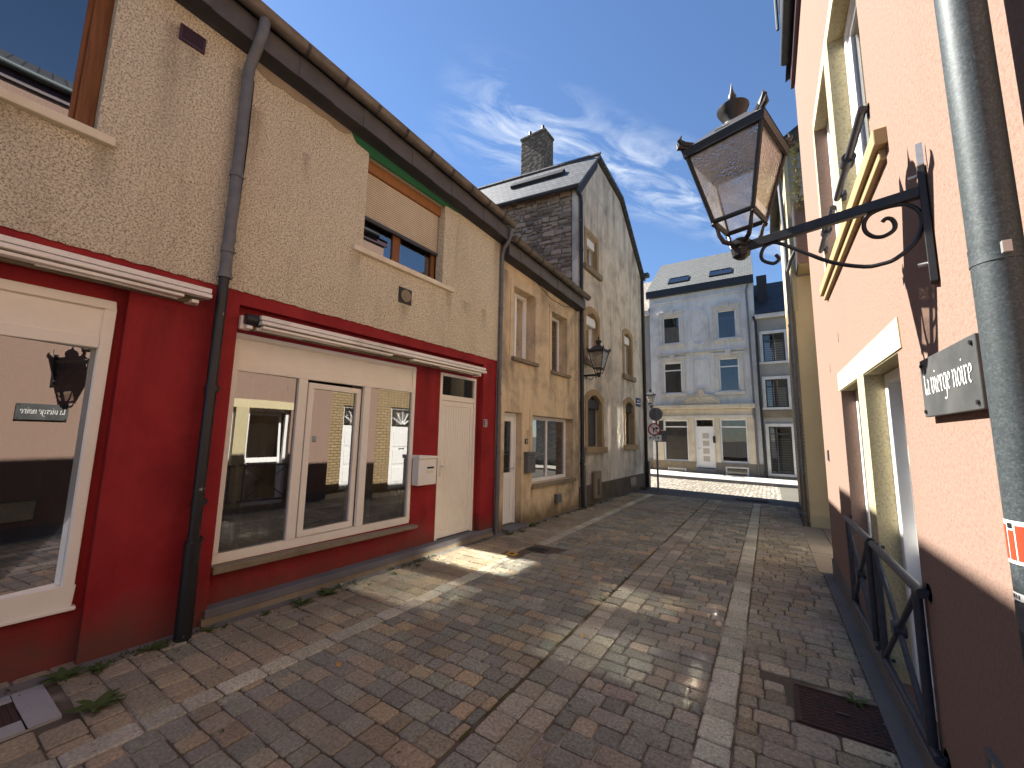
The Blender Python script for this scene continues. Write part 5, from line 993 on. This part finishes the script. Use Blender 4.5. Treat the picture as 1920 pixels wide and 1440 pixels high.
H.part('string_course', MB(FF).box(-4.5, -.5, 8.18, 8.26, 0, .05), 'pale_facade', bevel=.01); H.part('string_course', MB(FF).box(-4.4, -.6, 5.54, 5.62, 0, .05), 'pale_stone', bevel=.01)
H.part('cornice', MB(FF).prism([(-4.6, 2.97), (-.42, 2.97), (-.42, 3.16), (-4.6, 3.16)], 0, .26), 'pale_stone', bevel=.03); H.part('frieze', MB(FF).box(-4.42, -.55, 2.68, 2.968, 0, .09), 'pale_stone')
for a, b in ((-4.25, -3.15), (-2.95, -2.0), (-1.8, -.72)): H.part('frieze_panel', MB(FF).frame(a, b, 2.72, 2.93, .03, .09, .11), 'trim_stone')
H.part('frieze_mould', MB(FF).box(-4.45, -.52, 2.56, 2.678, 0, .13), 'trim_stone', bevel=.015)
for a, b in ((-4.48, -4.2), (-3.1, -2.84), (-2.02, -1.81), (-.74, -.48)): H.part('pilaster', MB(FF).box(a, b, .6, 2.56, 0, .07), 'pale_stone', bevel=.01)
cr = MB(FF); cr.prism([(-3.3, 3.161), (-1.72, 3.161), (-1.74, 3.36), (-1.95, 3.54), (-2.2, 3.62), (-2.36, 3.66), (-2.42, 3.85), (-2.5, 3.92), (-2.58, 3.85), (-2.64, 3.66), (-2.85, 3.62), (-3.1, 3.52), (-3.28, 3.34)], .02, .14); cO = H.part('crest', cr, 'pale_stone', bevel=.02)
for p in ([(-3.2, 3.3), (-2.9, 3.48), (-2.62, 3.5), (-2.55, 3.3)], [(-1.82, 3.3), (-2.1, 3.48), (-2.4, 3.5), (-2.46, 3.3)], [(-2.5, 3.2), (-2.52, 3.5), (-2.5, 3.82)], [(-3.1, 3.22), (-2.8, 3.34), (-2.66, 3.22)], [(-1.92, 3.22), (-2.2, 3.34), (-2.36, 3.22)]): H.part('carving', MB(FF).tube([(u, v, .14) for u, v in p], .04, 6), 'pale_stone', cO, smooth=True)
H.part('stone_base', MB(FF).box(-4.70, -2.83, -.3, .02, 0, .05), 'weathered_sill'); pb = MB(FF); pb.box(-4.69, -4.07, .02, .58, 0, .05); pb.box(-3.23, -2.83, .02, .58, 0, .05); pb.box(-4.07, -3.23, .29, .58, 0, .05); H.part('stone_base', pb, 'weathered_sill'); pb = MB(FF); pb.box(-2.02, -1.67, -.3, .6, 0, .05); pb.box(-.77, -.25, -.3, .6, 0, .05); pb.box(-1.67, -.77, .45, .6, 0, .05); H.part('stone_base', pb, 'grey_cement')
f_ = MB(FF); f_.frame(-2.81, -2.04, .33, 2.52, .05, -.14, -.08, bot=0); f_.box(-2.76, -2.09, 2.12, 2.18, -.14, -.09); dO = H.part('door', f_, 'bright_pvc'); H.part('leaf', MB(FF).box(-2.76, -2.09, .34, 2.12, -.13, -.10), 'bright_pvc', dO); H.part('pane', MB(FF).poly([(-2.76, 2.18, -.11), (-2.09, 2.18, -.11), (-2.09, 2.47, -.11), (-2.76, 2.47, -.11)]), 'far_glass', dO)
for i in range(4): H.part('pane', MB(FF).box(-2.53, -2.27, .62 + i * .34, .86 + i * .34, -.101, -.094), 'curtain_grey', dO)
H.part('handle', MB(FF).box(-2.72, -2.62, 1.18, 1.21, -.1, -.05), 'bolt_steel', dO); H.part('doorstep', MB(FF).box(-2.83, -2.02, -.2, .32, -.14, .12), 'blue_stone', bevel=.01); H.part('letter_box', MB(FF).box(-2.13, -2.03, 1.45, 1.75, .07, .16) if 0 else MB(FF).box(-2.09, -1.99, 1.45, 1.75, -.0, .12), 'black_plastic')
T = Thing('drainpipe', 'pale downpipe on the right edge of the pale townhouse', 'drainpipe', (-.4, 19.9, 0)); T.part('pipe', MB(FF).tube([(-.42, -.1, .08), (-.45, 3.0, .08), (-.50, 8.2, .08), (-.42, 8.5, .12)], .04, 10), 'pipe_grey', smooth=True)
G2 = Thing('grey_house', 'plain grey house with shuttered windows right of the pale townhouse', 'house', (.9, 20, 0))
hol = [(.0, .78, 4.93, 6.15, .12), (.0, .78, 2.98, 4.17, .12), (.02, .80, .25, 2.18, .15), (1.6, 2.4, 4.93, 6.15, .12), (1.6, 2.4, 2.98, 4.17, .12), (1.6, 2.4, .9, 2.18, .12)]
w_ = MB(FF); w_.facade(-.236, 4.5, -.4, 7.0, hol, -.03); w_.poly([(-.236, -.4, -6), (4.5, -.4, -6), (4.5, 7, -6), (-.236, 7, -6)]); w_.poly([(4.5, -.4, 0), (4.5, 7, 0), (4.5, 7, -6), (4.5, -.4, -6)]); H2 = G2.part('front_wall', w_, 'grey_render')
for i, (a, b, c, e, d) in enumerate(hol):
    s_ = MB(FF); s_.box(a - .12, a - .002, c, e + .12, -.03, .02); s_.box(b + .002, b + .12, c, e + .12, -.03, .02); s_.box(a - .002, b + .002, e + .002, e + .12, -.03, .02); G2.part('surround', s_, 'pale_facade'); G2.part('sill', MB(FF).box(a - .18, b + .18, c - .09, c - .002, -.05, .05), 'pale_facade')
    wo = window(G2, FF, a, b, c, e, -.08, 'dark_frame_grey', .05, mull=((a + b) / 2 - (.12 if i == 2 else 0),), trans=(e - .3,), glass='far_glass')
    for q in range(9 if i != 2 else 14): G2.part('slat', MB(FF).box(a + .06, b - .06, c + .08 + q * .1, c + .135 + q * .1, -.2, -.19), 'blind_white', wo) if c + .135 + q * .1 < e - .3 else None
G2.part('stone_band', MB(FF).box(-.23, 4.5, 2.55, 2.82, -.03, .02), 'weathered_sill'); G2.part('cornice', MB(FF).box(-.23, 4.5, 6.85, 7.02, -.03, .16), 'pale_facade', bevel=.02); G2.part('plinth', MB(FF).box(-.23, 4.5, -.4, .2, -.03, .03), 'weathered_sill')
r_ = MB(FF); r_.poly([(-.235, 7.02, .2), (4.5, 7.02, .2), (4.5, 9.4, -3.0), (-.235, 9.4, -3.0)]); r_.poly([(-.235, 9.4, -3), (4.5, 9.4, -3), (4.5, 7, -6), (-.235, 7, -6)]); G2.part('roof', r_, 'slate_black_roof'); G2.part('chimney', MB(FF).box(-.1, .3, 7.6, 9.15, -1.6, -1.0), 'slate_dark')
T = Thing('drainpipe', 'dark downpipe between the pale townhouse and the grey house', 'drainpipe', (-.2, 19.9, 0)); T.part('pipe', MB(FF).tube([(-.15, -.2, .1), (-.22, 3.5, .1), (-.22, 6.7, .1), (-.3, 6.95, .12)], .05, 10), 'black_iron', smooth=True)
G3 = Thing('grey_house', 'grey house with pale tiled roof left of the pale townhouse', 'house', (-6.5, 20.1, 0))
hol = [(-6.1, -5.25, .85, 2.2, .12), (-7.6, -6.8, .85, 2.2, .12), (-7.6, -6.8, 4.0, 5.5, .12)]
w_ = MB(FF); w_.facade(-11, -4.71, -.2, 7.9, hol, -.12); w_.poly([(-11, -.2, -6), (-4.71, -.2, -6), (-4.71, 7.9, -6), (-11, 7.9, -6)]); w_.poly([(-11, -.2, 0), (-11, 7.9, 0), (-11, 7.9, -6), (-11, -.2, -6)]); G3.part('front_wall', w_, 'grey_render')
for a, b, c, e, d in hol: window(G3, FF, a, b, c, e, -.2, 'dark_frame_grey', .06, glass='far_glass')
r_ = MB(FF); r_.poly([(-11, 7.9, .2), (-4.72, 7.9, .2), (-4.72, 10.6, -3), (-11, 10.6, -3)]); r_.poly([(-11, 10.6, -3), (-4.72, 10.6, -3), (-4.72, 7.9, -6.2), (-11, 7.9, -6.2)]); G3.part('roof', r_, 'tile_roof_pale'); G3.part('eave_board', MB(FF).box(-11, -4.72, 7.72, 7.9, -.12, .15), 'pale_facade'); G3.part('plinth', MB(FF).box(-11, -4.72, -.2, .6, -.12, -.07), 'weathered_sill')
# ------------------------------------------------------------------ road sign at the corner
T = Thing('road_sign', 'grey pole with a red ringed no right turn sign and white plate', 'road sign', (-2.96, 13.1, 0)); SX, SY = -2.96, 13.1; zS = .005
T.part('pole', MB().tube([(SX, SY, zS - .05), (SX, SY, 2.55)], .03, 12), 'pipe_grey', smooth=True)
SG = lambda u, v, w: (SX + u, SY - .032 - w, v)
T.part('disc', MB(SG).disc(-.06, 1.88, .20, 0, .012, 28), 'sign_red'); T.part('disc_face', MB(SG).disc(-.06, 1.88, .155, .012, .015, 28), 'lettering_white')
ar = MB(SG); ar.box(-.10, -.07, 1.78, 1.90, .015, .018); ar.box(-.10, .0, 1.90, 1.93, .015, .018); ar.prism([(.0, 1.86), (.07, 1.915), (.0, 1.97)], .015, .018); T.part('arrow', ar, 'black_plastic')
T.part('bar', MB(SG).prism([(-.175, 1.975), (-.155, 1.995), (.055, 1.785), (.035, 1.765)], .018, .021), 'sign_red')
pl = T.part('plate', MB(SG).box(-.27, .15, 1.53, 1.71, 0, .012), 'lettering_white'); mk = MB(SG); mk.disc(-.18, 1.62, .028, .012, .015, 12); mk.disc(.06, 1.62, .028, .012, .015, 12); mk.box(-.12, .0, 1.655, 1.675, .012, .015); mk.box(-.12, .0, 1.60, 1.62, .012, .015); T.part('plate_marks', mk, 'black_plastic', pl)
SB = lambda u, v, w: (SX + u, SY + .032 + w, v)
T.part('reverse_disc', MB(SB).disc(-.02, 2.36, .21, 0, .012, 28), 'pipe_grey'); T.part('reverse_plate', MB(SB).box(-.08, .28, 1.50, 1.85, 0, .012), 'mailbox_grey'); T.part('reverse_plate', MB(SB).box(.06, .2, 1.86, 2.16, 0, .012), 'mailbox_grey')
# ------------------------------------------------------------------ covers in the paving
T = Thing('manhole_cover', 'rusty rectangular ribbed cover in the paving near the window guards', 'manhole cover', (.28, 3.26, 0))
T.part('plate', MB().box(.06, .50, 3.06, 3.46, -.03, -.004), 'rust_plate')
wv = MB()
for i in range(11):
    y = 3.085 + i * .035; pts = [(.075 + j * .0205, y + (.006 if j % 2 else -.006)) for j in range(21)]
    for p, q in zip(pts[:-1], pts[1:]): wv.poly([(p[0], p[1] - .006, -.0035), (q[0], q[1] - .006, -.0035), (q[0], q[1], .004), (p[0], p[1], .004)]); wv.poly([(p[0], p[1] + .006, -.0035), (q[0], q[1] + .006, -.0035), (q[0], q[1], .004), (p[0], p[1], .004)])
T.part('ribbing', wv, 'rust_plate', kind='stuff'); T.part('rim', MB().frame(.05, .51, 3.05, 3.47, .01, -.03, .003), 'rust_plate'); T.part('keyhole', MB().box(.25, .31, 3.25, 3.27, -.004, .0045), 'black_plastic')
T = Thing('manhole_cover', 'ribbed cover in a pale cement surround by the foot of the red wall', 'manhole cover', (-3.7, .5, 0))
T.part('surround', MB().frame(-3.96, -3.42, .25, .74, .13, -.03, .004), 'pale_cement', bevel=.004); T.part('plate', MB().box(-3.83, -3.55, .38, .61, -.03, .0), 'rust_plate'); rb = MB()
for i in range(8): rb.box(-3.82, -3.56, .392 + i * .027, .402 + i * .027, .0, .004)
T.part('ribbing', rb, 'rust_plate')
T = Thing('drain_cover', 'small dark rectangular drain cover set in the left paving band', 'drain cover', (-2.87, 5.26, 0)); T.part('plate', MB().box(-3.01, -2.73, 5.17, 5.36, -.03, -.002), 'iron_cover'); rb = MB()
for i in range(6): rb.box(-2.99, -2.75, 5.185 + i * .028, 5.197 + i * .028, -.002, .002)
T.part('ribbing', rb, 'iron_cover')
T = Thing('valve_cover', 'small square cover painted yellow in the paving beside number 3', 'valve cover', (-3.06, 4.86, 0)); T.part('plate', MB().box(-3.13, -2.99, 4.80, 4.92, -.03, .0), 'yellow_paint'); T.part('cap', MB().tube([(-3.06, 4.86, 0), (-3.06, 4.86, .003)], .035, 14), 'iron_cover')
T = Thing('drain_cover', 'dark grating across the asphalt at the end of the alley', 'drain cover', (-.5, 12.9, 0)); T.part('plate', MB().box(-.85, -.1, 12.7, 13.0, -.05, .004), 'iron_cover'); rb = MB()
for i in range(12): rb.box(-.83 + i * .06, -.79 + i * .06, 12.72, 12.98, .004, .010)
T.part('bars', rb, 'iron_cover')
# ------------------------------------------------------------------ weeds and leaves
def weed(x, y, z, n, L, seed, label, group):
    rg = random.Random(seed); T = Thing('weed', label, 'weed', (x, y, z), group=group); m_ = MB()
    for i in range(n):
        a = rg.random() * 6.283; ln = L * rg.uniform(.5, 1.1); up_ = rg.uniform(.2, .85); wd = ln * rg.uniform(.10, .18); c, s_ = math.cos(a), math.sin(a); pr = None
        for k_ in range(5):
            f_ = k_ / 4; r_ = ln * f_; h_ = ln * up_ * (f_ - .62 * f_ * f_) + .003; w2 = wd * (math.sin(math.pi * min(1, f_ * .9 + .12)) + .08)
            cur = ((x + c * r_ - s_ * w2, y + s_ * r_ + c * w2, z + h_), (x + c * r_ + s_ * w2, y + s_ * r_ - c * w2, z + h_))
            if pr: m_.poly([pr[0], pr[1], cur[1], cur[0]])
            pr = cur
    T.part('leaves', m_, 'weed_green'); T.part('root_stub', MB().tube([(x, y, z - .005), (x, y, z + .012)], .008, 6), 'weed_green')
def lw(s, t): p = L0 + DS * s + DT * t; return p.x, p.y
WL = 'weeds along the left wall'
for i, (q, t_, n, L, lb) in enumerate((
    (.83, .16, 22, .13, 'large broad-leaved weed at the near red wall, beside the cement surround'), (.98, .2, 12, .10, 'smaller weed touching the broad-leaved one by the cement surround'),
    (1.26, .14, 14, .09, 'straggly weed at the foot of the red pilaster, left of the black pipe'), (1.32, .17, 10, .07, 'flat little weed nearest the black pipe foot'),
    (1.62, .14, 12, .07, 'weed at the end of the threshold beside the black pipe'), (1.72, .17, 9, .05, 'tiny weed just past the threshold end by the black pipe'), (2.02, .18, 12, .07, 'low weed under the curtained light of the shop window'),
    (2.33, .2, 20, .12, 'spiky weed tuft under the ajar sash of the shop window'), (2.62, .2, 24, .13, 'bushiest weed tuft along the threshold of number 3'), (2.78, .25, 8, .05, 'tiny weed beside the bushiest tuft at number 3'), (3.0, .3, 10, .05, 'small flat weed set out in the pavers under the shop window'),
    (3.4, .25, 9, .06, 'weed under the last light of the shop window'), (3.75, .22, 12, .07, 'weed below the white mailbox at number 3'),
    (5.75, .2, 14, .10, 'weed left of the ochre house doorstep'), (6.05, .24, 16, .09, 'weed growing in front of the ochre house doorstep'), (6.5, .14, 18, .12, 'thick weed tuft below the dark grey mailbox'), (6.75, .12, 12, .08, 'weed under the near end of the ochre house window'), (7.0, .15, 10, .08, 'thin weed under the ochre house window'),
    (7.5, .1, 9, .07, 'weed below the meter box of the ochre house'), (8.0, .12, 12, .09, 'weed past the meter box of the ochre house'), (8.5, .12, 16, .1, 'weed tuft just before the dark corner downpipe'), (8.8, .14, 14, .1, 'weed tuft round the foot of the dark corner downpipe'),
    (9.3, .12, 14, .1, 'weed left of the vent housing on the dark plinth'), (9.7, .14, 14, .1, 'weed under the vent housing on the dark plinth'), (10.2, .12, 10, .08, 'weed right of the vent housing on the dark plinth'), (13.3, .12, 30, .2, 'big dark weed clump at the street corner of the tall house'), (13.1, .2, 20, .16, 'lower weed clump beside the big one at the street corner'))):
    weed(*lw(q, t_), 0, n, L, 10 + i * 3, lb, WL)
weed(-3.36, .86, 0, 26, .13, 131, 'dense dark green weed in the brown pavers beside the cement surround', WL)
weed(.36, 3.44, 0, 12, .08, 150, 'little weed at the edge of the rusty ribbed cover', 'weeds in the paving')
rg = random.Random(5); ms = MB(); y = 1.0
while y < 12:
    x = -1.465 + rg.uniform(-.004, .004); w2 = rg.uniform(.003, .009); ln = rg.uniform(.04, .16)
    if rg.random() < .7: ms.poly([(x - w2, y, .0005), (x + w2, y + .01, .0015), (x + w2 * .8, y + ln, .001), (x - w2 * .9, y + ln, .0005)])
    y += ln
o = bpy.data.objects.new('moss', ms.mesh('moss', (0, 0, 0))); COL.objects.link(o); finish(o, 'moss_green', 0); tag(o, 'thin line of moss in the centre joint of the paving', 'moss', kind='stuff')
for i, (x, y) in enumerate(((-1.46, 4.35), (-1.47, 4.05), (-1.46, 4.8))): weed(x, y, 0, 12, .05, 170 + i, ('moss tuft in the centre joint level with the curtained shop window', 'moss tuft in the centre joint beside the two sunlit patches', 'moss tuft in the centre joint level with the yellow valve cover')[(1, 0, 2)[i]], 'weeds in the paving')
for i, (x, y, a) in enumerate(((-3.62, 2.25, .4), (-2.35, 2.25, 1.2), (-1.36, 3.25, 2.1), (-3.45, 4.15, .8), (-2.6, 1.9, 3))):
    k_ = MB(); c, s_ = math.cos(a) * .035, math.sin(a) * .035; k_.poly([(x - c, y - s_, .006), (x + s_ * .5, y - c * .5, .016), (x + c, y + s_, .010), (x - s_ * .5, y + c * .5, .004)])
    solo('fallen_leaf', k_, 'dry_leaf', ('yellow fallen leaf under the shop window of number 3', 'yellow fallen leaf on dark pavers between the pale band and centre joint', 'yellow fallen leaf on the centre rows beside the mossy joint', 'yellow fallen leaf below the white mailbox', 'yellow fallen leaf right beside the pale band of pavers')[i], 'leaf', (x, y, 0), group='fallen leaves')

rg = random.Random(11); gr = MB()
def pebble(x, y, r_):
    a = rg.random() * 6.28; pts = [(x + r_ * math.cos(a + q * 2.1), y + r_ * math.sin(a + q * 2.1) * .8, .002) for q in range(3)]; top = (x + rg.uniform(-.3, .3) * r_, y, .002 + r_ * rg.uniform(.5, .9))
    for q in range(3): gr.poly([pts[q], pts[(q + 1) % 3], top])
for q in range(420):
    y = rg.uniform(.3, 12.0) ** 1.0; p = L0 + DS * y + DT * (rg.expovariate(9) + .10); pebble(p.x, p.y, rg.uniform(.003, .011))
for q in range(220):
    y = rg.uniform(.8, 7.0); x = rg.uniform(-3.4, .5); pebble(x, y, rg.uniform(.002, .006))
for q in range(120): pebble(rg.uniform(.44, .56), rg.uniform(1.5, 6.3), rg.uniform(.003, .010))
o = bpy.data.objects.new('grit', gr.mesh('grit', (0, 0, 0))); COL.objects.link(o); finish(o, 'joint_sand', 0); tag(o, 'loose grit and crumbs of mortar scattered along the wall feet', 'grit', kind='stuff')

mg = MB(); rg = random.Random(21)
def blade(x, y, L, wd):
    a = rg.random() * 6.28; c, q = math.cos(a), math.sin(a); h = L * rg.uniform(.5, 1.0)
    mg.poly([(x - q * wd, y + c * wd, .004), (x + q * wd, y - c * wd, .004), (x + c * L * .6 + q * wd * .7, y + q * L * .6 - c * wd * .7, .004 + h * .8), (x + c * L, y + q * L, .004 + h * .75), (x + c * L * .6 - q * wd * .7, y + q * L * .6 + c * wd * .7, .004 + h * .8)])
s_ = .4
while s_ < 13.5:
    if math.sin(s_ * 2.3) + math.sin(s_ * 5.1 + 1) + rg.uniform(-.8, .8) > .3:
        for q in range(rg.randint(3, 9)):
            p = L0 + DS * (s_ + rg.uniform(-.05, .05)) + DT * (.10 + rg.expovariate(28)); blade(p.x, p.y, rg.uniform(.012, .045), rg.uniform(.002, .006))
    s_ += .045
for q in range(150):
    y = rg.uniform(.8, 9); x = -3.96 + .0404 * y + rg.expovariate(2.2)
    for t_ in range(3): blade(x + rg.uniform(-.01, .01), y + rg.uniform(-.01, .01), rg.uniform(.006, .018), .0025)
o = bpy.data.objects.new('ground_cover', mg.mesh('ground_cover', (0, 0, 0))); COL.objects.link(o); finish(o, 'weed_green', 0); tag(o, 'fine moss and seedlings growing in the joint along the left wall foot', 'moss', kind='stuff')
